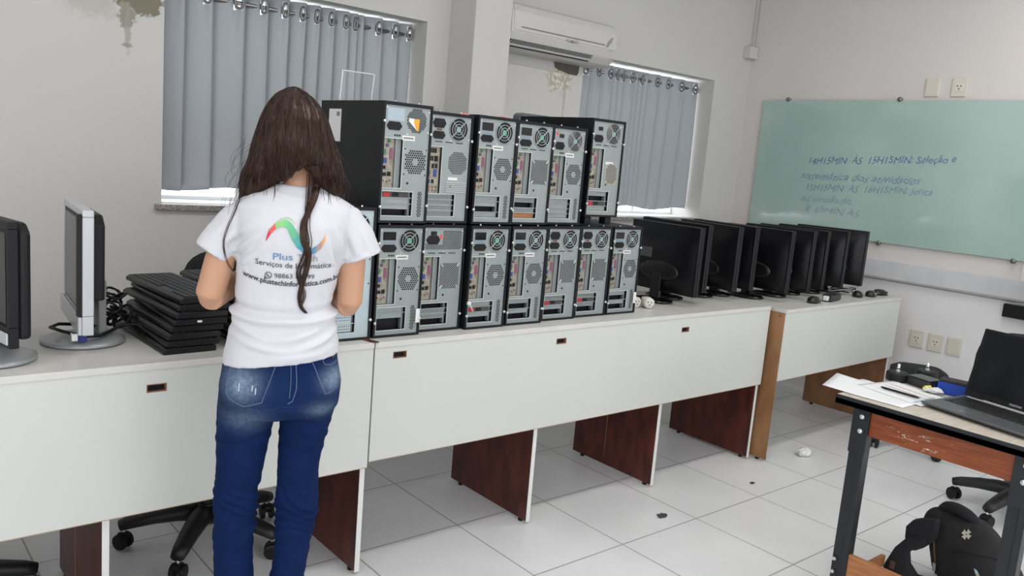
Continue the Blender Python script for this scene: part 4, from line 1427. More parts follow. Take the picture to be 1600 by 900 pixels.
#CHAIRS
# ------------------------------------------------------------------ swivel chairs
def swivel_chair(label, x, y, ang, backdir, back=True, seat_z=0.47, br=0.28, back_z=1.07, arms=5, backrad=0.27, bw=0.22, sr=0.225):
    t = thing('office_chair', label, 'chair', (x, y, 0), 0, 'black swivel chairs')
    bp = mat('chair_plastic', (0.012, 0.012, 0.013), 0.5)
    MB().cyl((0, 0, 0.085), (0, 0, 0.16), 0.042, 0.036, 18).build('hub', bp, t, 0.004)
    MB().cyl((0, 0, 0.16), (0, 0, 0.30), 0.026, n=16).build('gas_sleeve', bp, t)
    MB().cyl((0, 0, 0.30), (0, 0, seat_z - 0.03), 0.014, n=12).build('gas_rod', M_chrome, t)
    for k in range(arms):
        a = ang + 2 * PI * k / arms
        dx, dy = math.cos(a), math.sin(a)
        pts = [(dx * r, dy * r, z) for r, z in ((0.02, 0.125), (0.10, 0.125), (0.18, 0.115), (br - 0.02, 0.098), (br + 0.012, 0.088))]
        arm = MB().tube(pts, [0.042, 0.039, 0.034, 0.029, 0.024], 12, flat=0.8).build('base_arm', bp, t, smooth=True)
        c = MB()
        ca = a + 0.9 + 0.6 * k
        ux, uy = math.cos(ca), math.sin(ca)
        cx_, cy_ = dx * br, dy * br
        MB().cyl((cx_, cy_, 0.045), (cx_, cy_, 0.085), 0.008, n=8).build('caster_stem', M_chrome, arm)
        for s in (-1, 1):
            w0 = Vector((cx_ + ux * 0.010 * s, cy_ + uy * 0.010 * s, 0.0295))
            w1 = Vector((cx_ + ux * 0.026 * s, cy_ + uy * 0.026 * s, 0.0295))
            c.tube([w0, w0.lerp(w1, 0.8), w1], [0.029, 0.029, 0.022], 18)
        c.tube([Vector((cx_ - ux * 0.012, cy_ - uy * 0.012, 0.045)), Vector((cx_ + ux * 0.012, cy_ + uy * 0.012, 0.045))], 0.02, 14)
        c.build('caster', M_blackp, arm, 0.002)
    bx, by = math.cos(backdir), math.sin(backdir)
    Rz = Matrix.Rotation(backdir - PI / 2, 4, 'Z')
    s_ = MB().loft([(0, 0, seat_z - 0.035, sr - .025, sr - .035), (0, 0, seat_z - 0.02, sr, sr - .01), (0, 0, seat_z + 0.02, sr, sr - .01), (0, 0, seat_z + 0.04, sr - .035, sr - .045)], 32, 3.5).xf(Rz)
    s_.build('seat', M_fabric, t, smooth=True)
    if back:
        zc = back_z - 0.2
        rb = []
        bk = MB()
        n = 32
        vs = []
        for (k, yy) in ((0.86, -0.028), (1.0, -0.012), (1.0, 0.012), (0.86, 0.026)):
            for j in range(n):
                a = 2 * PI * j / n
                ca, sa = math.cos(a), math.sin(a)
                xx = math.copysign(abs(ca) ** 0.62, ca) * bw * k
                zz = math.copysign(abs(sa) ** 0.62, sa) * 0.20 * k
                vs.append((xx, backrad + yy - 0.35 * xx * xx, zc + zz))
        fs = [(i * n + j, i * n + (j + 1) % n, (i + 1) * n + (j + 1) % n, (i + 1) * n + j) for i in range(3) for j in range(n)]
        fs += [tuple(range(n - 1, -1, -1)), tuple(range(3 * n, 4 * n))]
        bk.add(vs, fs).xf(Rz).build('backrest', M_fabric, t, smooth=True)
        MB().tube([(0, 0.05, seat_z - 0.05), (0, backrad - 0.06, seat_z - 0.05), (0, backrad + 0.035, seat_z + 0.02), (0, backrad + 0.036, zc - 0.05)], [0.018, 0.02, 0.02, 0.02], 10).xf(Rz).build('back_bar', bp, t, smooth=True)
    return t


swivel_chair('black swivel chair under the left desk behind the person, five arm base showing', 1.06, 2.86, D(160), D(50), back_z=1.06, backrad=0.30)
swivel_chair('black swivel chair at the lower left corner, one base arm showing under the desk', 0.20, 2.80, D(-5), D(100), back=False)
swivel_chair('black swivel chair behind the laptop table, base and casters showing at right', 4.36, 1.22, D(100), D(33), back_z=0.85, backrad=0.26, bw=0.235)
swivel_chair('low black stool by the right wall, behind the laptop table', 4.98, 2.03, D(20), D(30), back=False, seat_z=0.435, sr=0.155)

#TABLE
# ------------------------------------------------------------------ small table with laptop at right front
TZ = 0.762
tb = thing('side_table', 'small table with black steel frame, pale worn top and red brown apron, laptop on it', 'table', (2.79, 1.41, 0))
# local: x into the room (+x), y from 0 (left end) to -0.72
MB().box(0.004, 0.64, -0.72, -0.004, TZ - 0.012, TZ).build('tabletop', M_cardtop, tb, 0.002)
rim = MB()
for (a, b, c, e) in ((0, 0.012, -0.724, 0), (0.632, 0.644, -0.724, 0), (0.012, 0.632, -0.012, 0), (0.012, 0.632, -0.724, -0.712)):
    rim.box(a, b, c, e, TZ - 0.035, TZ - 0.0125)
rim.box(0, 0.0038, -0.724, 0, TZ - 0.035, TZ - 0.001).box(0, 0.644, -0.0038, 0, TZ - 0.035, TZ - 0.001)
rim.build('edge_rail', M_tableframe, tb, 0.002)
for (x, y) in ((0.022, -0.06), (0.022, -0.59)):
    lg = MB()
    if y > -0.3:
        y0, y1 = y - 0.062, y - 0.004
    else:
        y0, y1 = y - 0.058, y
    lg.box(x, x + 0.045, y0, y0 + 0.022, 0.012, TZ - 0.036).box(x + 0.006, x + 0.045, y0 + 0.0221, y1, 0.012, TZ - 0.036)
    lg.box(x + 0.0451, x + 0.22, y0 + 0.010, y1 - 0.010, 0.012, 0.045).box(x + 0.0451, x + 0.50, y0 + 0.010, y1 - 0.010, TZ - 0.085, TZ - 0.0365)
    lo = lg.build('leg', M_tableframe, tb, 0.002)
    MB().box(x - 0.004, x - 0.0003, y0 - 0.004, y1, TZ - 0.20, TZ - 0.037).build('bracket', M_tableframe, lo, 0.001)
    for zz in (TZ - 0.062, TZ - 0.115):
        MB().lathe([(0.0078, -0.009), (0.009, -0.007), (0.009, -0.0035)], (x, (y0 + y1) / 2 - 0.006, zz), 12, 'x').build('bolt', M_screw, lo, smooth=True)
    MB().box(x - 0.002, x + 0.047, y0 - 0.002, y1 + 0.002, 0, 0.0119).build('foot_cap', M_blackp, lo)
    for zz in (0.15, 0.10):
        MB().lathe([(0.006, -0.006), (0.007, -0.004), (0.007, -0.0003)], (x, y1 - 0.012, zz), 10, 'x').build('bolt', M_screw, lo)
M_apron = NT('scratched_red_board', 0.4)
g_ = M_apron.noise(3.0, 6, M_apron.mapping((20, 3, 30)))
c_ = M_apron.mix(M_apron.mapr(g_, 0.3, 0.7), (0.20, 0.043, 0.012), (0.30, 0.078, 0.022))
xx_, yy_, zz_ = M_apron.sep()
sc1 = M_apron.mapr(M_apron.noise(9.0, 5, M_apron.mapping((1, 3.0, 13)), rough=0.7), 0.60, 0.63)
zone = M_apron.math('MULTIPLY', M_apron.mapr(yy_, -0.17, -0.22), M_apron.mapr(yy_, -0.42, -0.36))
zone = M_apron.math('MULTIPLY', zone, M_apron.mapr(zz_, 0.70, 0.685))
M_apron.color(M_apron.mix(M_apron.math('MULTIPLY', zone, sc1), c_, (0.72, 0.66, 0.58)))
MB().box(0.030, 0.046, -0.587, -0.124, TZ - 0.128, TZ - 0.036).build('apron', M_apron.m, tb, 0.001)
MB().box(0.030, 0.048, -0.587, -0.122, 0.085, 0.183).build('foot_board', wood('orange_brown_board', (0.36, 0.135, 0.05), (0.44, 0.19, 0.075), 0.45, (20, 3, 30)), tb, 0.001)
MB().box(0.068, 0.36, -0.115, -0.098, 0.046, 0.09).build('side_board', MATS['orange_brown_board'], tb, 0.001)
MB().box(0.068, 0.368, -0.63, -0.613, 0.046, 0.125).build('side_board', MATS['orange_brown_board'], tb, 0.001)

# papers
def paper(label, corners, z, curl=0.0, lines=None):
    """corners: near-left, near-right, far-right, far-left (x,y); curl lifts the first corner"""
    n = 12
    a, b, c, d = [Vector((*p, 0)) for p in corners]
    mb = MB()
    for j in range(n + 1):
        for i in range(n + 1):
            u, v = i / n, j / n
            p = a * (1 - u) * (1 - v) + b * u * (1 - v) + c * u * v + d * (1 - u) * v
            p.z = z + curl * max(0, (1 - u) - 0.55) * 2.2 + 0.0006 * math.sin(7 * u) * math.sin(5 * v)
            mb.v.append(tuple(p))
    for j in range(n):
        for i in range(n):
            q = j * (n + 1) + i
            mb.f.append((q, q + 1, q + n + 2, q + n + 1))
    o = mb.build('paper_sheet', M_paper, None, smooth=True)
    s = o.modifiers.new('s', 'SOLIDIFY')
    s.thickness = 0.0005
    tag(o, label, 'paper', 'papers on the small table')
    return o


# sheets run along -y from beyond the left end of the table
paper('white paper sheet at the bottom of the loose papers on the small table', [(2.90, 1.50), (2.86, 1.20), (3.07, 1.17), (3.11, 1.47)], TZ + 0.0010)
paper('white paper sheet with curled corner overhanging the table end', [(2.826, 1.485), (2.835, 1.19), (3.05, 1.185), (3.07, 1.56)], TZ + 0.0030, 0.004)
pc_ = paper('lined paper sheet with pink and green stripes beside the laptop', [(2.98, 1.43), (2.92, 1.165), (3.12, 1.13), (3.20, 1.39)], TZ + 0.0048)
def stripe(p, q, w, m_, z):
    p, q = Vector((*p, z)), Vector((*q, z))
    t_ = (q - p).normalized()
    nrm = Vector((-t_.y, t_.x, 0)) * w / 2
    return MB().add([p - nrm, q - nrm, q + nrm, p + nrm], [(0, 1, 2, 3)]).build('printed_stripe', m_, pc_)
stripe((3.13, 1.375), (3.065, 1.155), 0.006, mat('pink_ink', (0.78, 0.58, 0.54), 0.6), TZ + 0.0062)
stripe((3.09, 1.375), (3.03, 1.16), 0.006, mat('pale_pink_ink', (0.80, 0.66, 0.62), 0.6), TZ + 0.0062)
stripe((2.945, 1.20), (3.09, 1.19), 0.008, mat('green_ink', (0.33, 0.50, 0.46), 0.6), TZ + 0.0062)

pen = thing('pen', 'slim black pen with silver clip lying on the papers', 'pen', (3.013, 1.353, TZ + 0.0115), math.atan2(1.198 - 1.353, 3.0 - 3.013))
MB().tube([(0, 0, 0), (0.012, 0, 0), (0.13, 0, 0), (0.145, 0, 0)], [0.003, 0.0045, 0.0045, 0.003], 12).build('barrel', M_gloss, pen, smooth=True)
MB().tube([(0.145, 0, 0), (0.158, 0, -0.001)], [0.003, 0.0008], 10).build('tip', M_chrome, pen, smooth=True)
MB().tube([(-0.004, 0, 0.002), (-0.006, 0.004, 0.003), (-0.008, 0.012, -0.001), (-0.006, 0.022, -0.003)], 0.0012, 6).build('clip', M_chrome, pen, smooth=True)

# chair caster pucks, box and blue eraser on the table
def puck(x, y, label):
    t = thing('furniture_caster', label, 'caster', (x, y, TZ + 0.0005), 0, 'loose casters on the table')
    MB().lathe([(0.038, 0), (0.042, 0.004), (0.042, 0.03), (0.036, 0.036)], (0, 0, 0), 26).build('wheel_housing', M_blackp, t, smooth=False)
    MB().cyl((0, 0, 0.036), (0, 0, 0.068), 0.0055, n=12).build('pin', M_chrome, t, smooth=True)
    MB().lathe([(0.008, 0.036), (0.008, 0.043)], (0, 0, 0), 14).build('collar', M_screw, t)


puck(3.232, 1.396, 'loose black caster with metal pin on the table, nearest the papers')
puck(3.392, 1.352, 'loose black caster with metal pin on the table, the farther one behind the dark box')
o = thing('dark_box', 'flat dark grey box lying between the casters and the blue eraser', 'box', (3.245, 1.296, TZ + 0.0005), D(74))
MB().box(-0.05, 0.05, -0.038, 0.038, 0.0, 0.034).build('box_body', mat('dark_grey_box', (0.022, 0.024, 0.025), 0.35), o, 0.005)
MB().box(-0.049, 0.049, -0.037, 0.037, 0.0345, 0.037).build('box_lid', mat('grey_lid', (0.055, 0.06, 0.06), 0.3), o, 0.002)
MB().box(-0.0515, -0.0502, 0.0, 0.012, 0.012, 0.026).build('box_button', M_blue, o)
o = thing('board_eraser', 'blue foam board eraser with black back next to the laptop', 'eraser', (3.243, 1.162, TZ + 0.0005), D(-82))
MB().box(-0.075, 0.075, -0.03, 0.03, 0.0, 0.046).build('foam_block', M_bluefoam, o, 0.003)
MB().box(-0.072, 0.078, -0.031, 0.031, 0.0463, 0.056).build('backing', mat('dark_felt', (0.024, 0.021, 0.022), 0.8), o, 0.002)
o = thing('crumpled_wrapper', 'small crumpled white and yellow wrapper between eraser and laptop', 'wrapper', (3.160, 1.225, TZ + 0.0068))
for k, (m_, s) in enumerate(((M_sticker, 1.0), (mat('yellow_foil', (0.75, 0.62, 0.10), 0.4), 0.55))):
    rr = random.Random(k + 3)
    b_ = MB().ball((0.0, 0.0 + 0.02 * k, 0.009 + 0.003 * k), 0.030 * s, 0.034 * s, 0.009, 10, 6)
    b_.v = [(x + rr.uniform(-.006, .006), y + rr.uniform(-.006, .006), max(0.0003, z + rr.uniform(-.004, .004))) for x, y, z in b_.v]
    b_.build('wrapper_film' if k == 0 else 'yellow_film', m_, o)

# laptop
lp = thing('laptop', 'open dark grey laptop with black screen on the small table', 'laptop', (2.94, 1.176, TZ + 0.0062), 0)
ldir = math.atan2(-0.975, -0.22)          # along the front edge to the right
lp.rotation_euler.z = ldir
# local x: along the front edge (left to right), local y: from the front edge to the hinge
LW, LD = 0.375, 0.24
lg_ = mat('laptop_grey', (0.10, 0.105, 0.11), 0.35, 0.3)
MB().prism([(0.0, 0.006), (0.0, 0.012), (LD, 0.020), (LD, 0.002), (0.012, 0.0005)], 0, LW, 'x').build('base', lg_, lp, 0.0025)
kk = MB()
for r in range(6):
    for c in range(15):
        x0, y0 = 0.020 + c * 0.0225, 0.100 + r * 0.0195
        zz = 0.012 + 0.008 * y0 / LD
        kk.box(x0, x0 + 0.018, y0, y0 + 0.0155, zz, zz + 0.0022)
kk.build('keys', mat('laptop_keys', (0.012, 0.012, 0.013), 0.45), lp)
MB().prism([(0.018, 0.0127), (0.018, 0.0131), (0.088, 0.0154), (0.088, 0.0150)], 0.12, 0.23, 'x').build('touchpad', mat('touchpad_grey', (0.14, 0.145, 0.15), 0.25, 0.3), lp)
MB().box(0.02, LW - 0.02, LD - 0.019, LD - 0.008, 0.0188, 0.0215).build('hinge_strip', M_silver, lp, 0.001)
tilt = D(14)
def lid(mb):
    M = Matrix.Translation((0, LD - 0.004, 0.020)) @ Matrix.Rotation(-tilt, 4, 'X')
    return mb.xf(M)
lid(MB().box(0, LW, -0.002, 0.006, 0.003, 0.254)).build('lid', M_blackp, lp, 0.003)
lid(MB().box(0.016, LW - 0.016, -0.0032, -0.002, 0.024, 0.242)).build('screen', M_gloss, lp)
for x in (0.03, LW - 0.06):
    lid(MB().box(x, x + 0.03, -0.004, 0.007, -0.006, 0.004)).build('hinge', M_blackp, lp, 0.001)
vs, fs, w_ = text_mesh('POSITIVO', 0.010, bold=0.0002)
lid(MB().add([(LW / 2 - w_ / 2 + x, -0.0027, 0.011 + y) for x, y in vs], fs)).build('lettering', M_silver, lp)

# ------------------------------------------------------------------ backpack
def backpack():
    t = thing('backpack', 'black backpack with cross emblem and yellow print leaning under the small table', 'backpack', (3.36, 1.075, 0))
    # local axes: front faces -x (towards photographer), width along y, height z; leaning so the top falls to +y
    sh_ = Matrix(((1, 0, 0, 0), (0, 1, 0.30, -0.045), (0, 0, 1, 0), (0, 0, 0, 1)))
    def SH(p):
        return tuple(sh_ @ Vector(p))
    def spline(pts, rs):
        P, Q = [], []
        n_ = len(pts)
        for i in range(n_ - 1):
            p0, p1, p2, p3 = (Vector(pts[max(i - 1, 0)]), Vector(pts[i]), Vector(pts[i + 1]), Vector(pts[min(i + 2, n_ - 1)]))
            for q in range(5):
                t_ = q / 5
                P.append(0.5 * ((2 * p1) + (p2 - p0) * t_ + (2 * p0 - 5 * p1 + 4 * p2 - p3) * t_ * t_ + (3 * p1 - p0 - 3 * p2 + p3) * t_ ** 3))
                Q.append(rs[i] * (1 - t_) + rs[i + 1] * t_)
        return P + [Vector(pts[-1])], Q + [rs[-1]]
    b = MB()
    b.loft([(0.02, -0.03, 0.003, 0.09, 0.155), (0.0, -0.025, 0.05, 0.105, 0.168), (0.0, -0.015, 0.13, 0.10, 0.158), (0.01, 0.0, 0.19, 0.09, 0.135), (0.02, 0.005, 0.235, 0.075, 0.105), (0.03, 0.01, 0.265, 0.05, 0.07)], 28, 3.0)
    b.ball((-0.065, -0.05, 0.10), 0.06, 0.115, 0.10)
    b.ball((0.0, -0.04, 0.215), 0.06, 0.075, 0.05)
    P, Q = spline([(0.0, 0.10, 0.14), (0.0, 0.125, 0.19), (0.01, 0.10, 0.235), (0.02, 0.03, 0.245)], [0.04, 0.045, 0.04, 0.03])
    b.tube(P, Q, 16)
    b.xf(sh_)
    body = blob(b, 0.007, 8)
    link_mesh('bag_body', body, M_fabric2, t)
    bv = BVHTree.FromPolygons([v.co for v in body.vertices], [tuple(p.vertices) for p in body.polygons])

    def onface(y, z, off=0.002):
        h = bv.ray_cast(Vector((-0.5, y, z)), Vector((1, 0, 0)))
        return Vector((h[0].x - off, y, z)) if h[0] else Vector((-0.1, y, z))
    # handle loop
    P, Q = spline([SH(p) for p in ((0.02, 0.085, 0.215), (0.02, 0.095, 0.255), (0.015, 0.07, 0.285), (0.01, 0.03, 0.293), (0.01, -0.01, 0.283), (0.02, -0.035, 0.255), (0.02, -0.04, 0.215))], [0.02, 0.024, 0.026, 0.026, 0.025, 0.022, 0.016])
    MB().tube(P, Q, 14, flat=0.8).build('handle', M_fabric, t, smooth=True)
    # wide shoulder straps lying to the left: a folded flap and a crescent that reaches the floor
    def webbing(pts, th=0.032):
        n_ = len(pts)
        vs = [tuple(p) for p in pts] + [(p[0] + th, p[1], p[2]) for p in pts]
        fs = [tuple(range(n_)), tuple(range(2 * n_ - 1, n_ - 1, -1))] + [(i, (i + 1) % n_, (i + 1) % n_ + n_, i + n_) for i in range(n_)]
        return MB().add(vs, fs)
    webbing([(-0.11, y, z) for y, z in ((0.095, 0.262), (0.150, 0.245), (0.185, 0.225), (0.206, 0.192), (0.204, 0.150), (0.195, 0.112), (0.178, 0.104), (0.158, 0.108), (0.130, 0.131), (0.095, 0.176))], 0.05).build('strap', M_fabric, t, 0.012, seg=4, smooth=True)
    webbing([(-0.097, 0.135, 0.194), (-0.124, 0.185, 0.163), (-0.168, 0.213, 0.114), (-0.215, 0.220, 0.062), (-0.243, 0.216, 0.031), (-0.250, 0.174, 0.014), (-0.238, 0.097, 0.020), (-0.218, 0.030, 0.030), (-0.198, 0.040, 0.062), (-0.209, 0.102, 0.058), (-0.192, 0.14, 0.082), (-0.163, 0.161, 0.119), (-0.151, 0.134, 0.133), (-0.125, 0.113, 0.162)], 0.035).build('strap', M_fabric, t, 0.010, seg=3, smooth=True)
    MB().box(-0.224, -0.214, 0.178, 0.196, 0.052, 0.082).build('strap_patch', mat('brown_patch', (0.10, 0.05, 0.028), 0.7), t, 0.002)
    P, Q = spline([onface(0.115, 0.19, 0.003), onface(0.10, 0.15, 0.003), onface(0.085, 0.10, 0.003), onface(0.08, 0.04, 0.003)], [0.004] * 4)
    MB().tube(P, Q, 6).build('zip', mat('brown_zip', (0.09, 0.03, 0.02), 0.5), t, smooth=True)
    MB().tube([onface(0.085, 0.085, 0.007), onface(0.084, 0.055, 0.007)], 0.006, 6).build('zip_pull', M_acgrey, t)
    # pocket seam
    pts = [onface(-0.045 + 0.105 * math.cos(a), 0.140 + 0.045 * math.sin(a) - 0.12 * 0.105 * math.cos(a), 0.001) for a in [PI * q / 14 for q in range(15)]]
    MB().tube(pts, 0.006, 6).build('pocket_seam', M_fabric, t, smooth=True)

    def print_on(name, vs, fs, m_):
        MB().add([onface(y, z, 0.003) for y, z in vs], fs).build(name, m_, t)
    # cross emblem
    em = mat('emblem_grey', (0.50, 0.47, 0.40), 0.5)
    c0 = (0.002, 0.232)
    for k in range(4):
        a = k * PI / 2 + 0.35
        ca, sa = math.cos(a), math.sin(a)
        poly = [(0.002, -0.004), (0.008, -0.006), (0.017, -0.0075), (0.015, 0), (0.017, 0.0075), (0.008, 0.006), (0.002, 0.004)]
        print_on('cross_emblem', [(c0[0] + p * ca - q * sa, c0[1] + p * sa + q * ca) for p, q in poly], [tuple(range(7))], em)
    # yellow print and lettering on the pocket
    yl = mat('yellow_print', (0.66, 0.55, 0.20), 0.6)
    print_on('pocket_print', [(-0.075, 0.122), (-0.09, 0.122), (-0.12, 0.064), (-0.14, 0.024), (-0.1, 0.024), (-0.093, 0.074)], [(0, 1, 2, 3, 4, 5)], yl)
    print_on('pocket_print', [(-0.063, 0.141), (-0.075, 0.138), (-0.087, 0.123), (-0.073, 0.123)], [(0, 1, 2, 3)], mat('pale_blue_print', (0.40, 0.52, 0.56), 0.6))
    vs, fs, w_ = text_mesh('DIMNO', 0.022, bold=0.0006, shear=0.1)
    print_on('lettering', [(-0.096 - x * 0.95 - y * 0.2, 0.104 + x * 0.42 + y * 0.9) for x, y in vs], fs, mat('letter_cream', (0.58, 0.52, 0.42), 0.6))
    print_on('lettering_underline', [(-0.104, 0.094), (-0.146, 0.114), (-0.149, 0.104), (-0.109, 0.084)], [(0, 1, 2, 3)], mat('brown_print', (0.24, 0.14, 0.08), 0.6))
    return t


backpack()

# ------------------------------------------------------------------ bits on the floor
rr = random.Random(5)
b_ = MB().ball((0, 0, 0.024), 0.05, 0.035, 0.024, 12, 8)
b_.v = [(x + rr.uniform(-.006, .006), y + rr.uniform(-.006, .006), max(0.0005, z + rr.uniform(-.004, .004))) for x, y, z in b_.v]
o = b_.build('paper_wad', M_sticker, None, loc=(4.16, 2.235, 0))
tag(o, 'crumpled white paper wad on the floor right of the brown board', 'paper wad')
for (x, y, s, lb) in ((2.80, 2.12, 0.03, 'dark crumb of debris on the tiles in front of the middle desk leg'), (3.52, 2.14, 0.013, 'tiny dark speck of debris in front of the right desk leg'), (1.69, 2.02, 0.014, 'tiny brown speck on the tiles at the lower middle')):
    b_ = MB().ball((0, 0, 0.004), s, s * 0.6, 0.004, 7, 5)
    b_.v = [(p + rr.uniform(-.3, .3) * s, q + rr.uniform(-.3, .3) * s, max(0.0003, z)) for p, q, z in b_.v]
    o = b_.build('debris', mat('dark_crumb', (0.05, 0.045, 0.04), 0.9), None, loc=(x, y, 0))
    tag(o, lb, 'debris')

#PERSON
# ------------------------------------------------------------------ the person
PER = thing('person', 'person standing with back turned, long dark hair, white printed t-shirt and blue jeans', 'person', (0.93, 2.0, 0), -math.atan2(0.422, 0.907))
skin = NT('skin', 0.5)
skin.b.inputs['Subsurface Weight'].default_value = 0.08
skin.color(skin.mix(skin.noise(6, 4), (0.50, 0.27, 0.165), (0.57, 0.315, 0.20)))
skin = skin.m


def bvh_of(me):
    return BVHTree.FromPolygons([v.co.copy() for v in me.vertices], [tuple(p.vertices) for p in me.polygons])


# body: one continuous skin
B = MB()
B.loft([(0.008, 0.02, 1.40, 0.045, 0.05), (0.006, 0.045, 1.425, 0.058, 0.075), (0.005, 0.05, 1.46, 0.066, 0.088), (0.005, 0.045, 1.51, 0.072, 0.095), (0.005, 0.04, 1.56, 0.066, 0.088), (0.005, 0.04, 1.595, 0.045, 0.06), (0.005, 0.04, 1.61, 0.015, 0.02)], 28)
B.tube([(0.03, 0.0, 1.34), (0.03, 0.01, 1.40), (0.015, 0.03, 1.46)], [0.052, 0.044, 0.048], 18)          # neck
B.ball((0.005, 0.142, 1.475), 0.011, 0.016, 0.018)                                                     # nose
B.ball((0.005, 0.135, 1.437), 0.022, 0.012, 0.009)                                                     # lips
B.ball((0.005, 0.118, 1.412), 0.024, 0.022, 0.018)                                                     # chin
for s in (-1, 1):
    B.ball((0.005 + s * 0.073, 0.045, 1.48), 0.009, 0.018, 0.03)                                       # ears
B.loft([(0, 0.0, 0.90, 0.13, 0.10), (0.002, 0, 1.02, 0.112, 0.09), (0.005, 0, 1.10, 0.108, 0.085), (0.015, 0.005, 1.2, 0.118, 0.09), (0.02, 0.0, 1.29, 0.118, 0.075), (0.025, 0.0, 1.335, 0.08, 0.05)], 28, 2.3)
B.ball((-0.045, 0.075, 1.20), 0.055, 0.045, 0.055)
B.ball((0.085, 0.075, 1.20), 0.055, 0.045, 0.055)
for (sx, sh, el, ri, ro) in ((-1, (-0.142, 0.0, 1.258), (-0.183, -0.004, 1.092), 0.038, 1), (1, (0.172, 0.0, 1.262), (0.170, -0.005, 1.085), 0.0365, 1)):
    mid = tuple((a + b) / 2 for a, b in zip(sh, el))
    B.tube([(sh[0] * 0.6, 0, sh[2] + 0.022), sh, mid, el, (el[0] * 0.985, el[1] + 0.012, el[2] - 0.012)], [0.034, 0.040, ri, ri - 0.002, ri - 0.010], 18)
    wr = (-0.095, 0.205, 1.115) if sx < 0 else (0.085, 0.205, 1.115)
    fm = tuple(a * 0.6 + b * 0.4 for a, b in zip(el, wr))
    B.tube([(el[0], el[1] - 0.004, el[2] - 0.010), (fm[0], fm[1], fm[2] - 0.004), wr], [ri - 0.004, ri - 0.004, 0.024], 18)
    # palm and fingers, slightly curled round the edge of the top keyboard
    hd = Vector((-sx * 0.35, 0.92, -0.10)).normalized()
    side = Vector((sx * 0.92, 0.35, 0.0)).normalized()
    dn = Vector((0, 0, -1))
    w = Vector(wr)
    B.tube([w, w + hd * 0.03, w + hd * 0.07], [0.024, 0.030, 0.033], 16, flat=0.55)
    B.tube([w + hd * 0.02 + side * 0.018, w + hd * 0.075 + side * 0.024, w + hd * 0.082 + side * 0.024], [0.014, 0.013, 0.01], 10)
    B.tube([w + hd * 0.02 - side * 0.018, w + hd * 0.075 - side * 0.024, w + hd * 0.082 - side * 0.024], [0.014, 0.013, 0.01], 10)
    for k, (ofs, ln) in enumerate(((-0.0285, 0.068), (-0.0095, 0.078), (0.0095, 0.073), (0.0285, 0.056))):
        b0 = w + hd * 0.072 + side * ofs
        p1 = b0 + hd * ln * 0.42 + dn * 0.004 + side * ofs * 0.10
        p2 = p1 + hd * ln * 0.30 + dn * ln * 0.20
        p3 = p2 + hd * ln * 0.12 + dn * ln * 0.22
        B.tube([b0 - hd * 0.012, p1, p2, p3], [0.0088, 0.0082, 0.0075, 0.0062], 10)
    th = w + hd * 0.022 - side * 0.026
    B.tube([th, th + hd * 0.022 - side * 0.020 + dn * 0.008, th + hd * 0.048 - side * 0.026 + dn * 0.016], [0.012, 0.0095, 0.0075], 10)
for (pts, rs) in (([(-0.075, 0.0, 0.92), (-0.08, 0, 0.78), (-0.096, 0, 0.64), (-0.105, 0.005, 0.51), (-0.105, -0.005, 0.385), (-0.10, 0.0, 0.20), (-0.10, 0.0, 0.06)], [0.07, 0.062, 0.05, 0.042, 0.042, 0.034, 0.03]),
                  ([(0.07, 0.0, 0.92), (0.068, 0, 0.78), (0.056, 0, 0.64), (0.054, 0.005, 0.51), (0.047, -0.005, 0.37), (0.034, 0.0, 0.20), (0.03, 0.0, 0.06)], [0.07, 0.06, 0.046, 0.040, 0.036, 0.032, 0.03])):
    B.tube(pts, rs, 18)
    fx = pts[-1][0]
    B.ball((fx, 0.06, 0.045), 0.034, 0.10, 0.026)
body = blob(B, 0.0045, 4)
bo = link_mesh('body', body, skin, PER)
for s in (-1, 1):
    e = MB().ball((0.005 + s * 0.03, 0.117, 1.50), 0.012, 0.010, 0.010, 14, 10).build('eye', mat('eye_white', (0.75, 0.74, 0.72), 0.2), bo, smooth=True)
    MB().ball((0.005 + s * 0.03, 0.1245, 1.50), 0.005, 0.004, 0.005, 12, 8).build('iris', mat('iris_brown', (0.05, 0.025, 0.012), 0.2), e, smooth=True)
    MB().tube([(0.005 + s * 0.014, 0.134, 1.518), (0.005 + s * 0.03, 0.132, 1.523), (0.005 + s * 0.048, 0.122, 1.517)], [0.002, 0.003, 0.0015], 6).build('eyebrow', mat('eyebrow', (0.02, 0.012, 0.01), 0.6), bo, smooth=True)
MB().ball((0.005, 0.1425, 1.437), 0.02, 0.006, 0.0065).build('lips', mat('lip', (0.42, 0.14, 0.12), 0.4), bo, smooth=True)

# t-shirt
S = MB()
S.loft([(-0.001, 0.0, 0.935, 0.149, 0.125, 0.13), (0.0, 0.0, 0.965, 0.145, 0.121, 0.12), (0.004, 0.0, 1.03, 0.132, 0.108, 0.06), (0.002, 0.0, 1.10, 0.125, 0.100, 0.02), (0.010, 0.0, 1.17, 0.131, 0.104), (0.016, 0.0, 1.235, 0.138, 0.108), (0.018, 0.0, 1.285, 0.150, 0.104), (0.02, 0.0, 1.33, 0.150, 0.085), (0.024, 0.0, 1.358, 0.120, 0.068), (0.03, 0.002, 1.378, 0.075, 0.056), (0.032, 0.006, 1.388, 0.058, 0.050)], 36, 2.4)
S.ball((-0.04, 0.075, 1.20), 0.065, 0.05, 0.065)
S.ball((0.085, 0.075, 1.20), 0.065, 0.05, 0.065)
S.tube([(-0.075, 0.0, 1.315), (-0.118, 0.0, 1.282), (-0.150, 0.0, 1.243), (-0.178, -0.002, 1.199)], [0.048, 0.0495, 0.050, 0.0495], 24)
S.tube([(0.10, 0.0, 1.328), (0.148, 0.0, 1.298), (0.175, 0.0, 1.255), (0.1955, -0.002, 1.205)], [0.048, 0.051, 0.0535, 0.056], 24)
shirt = blob(S, 0.0045, 5)


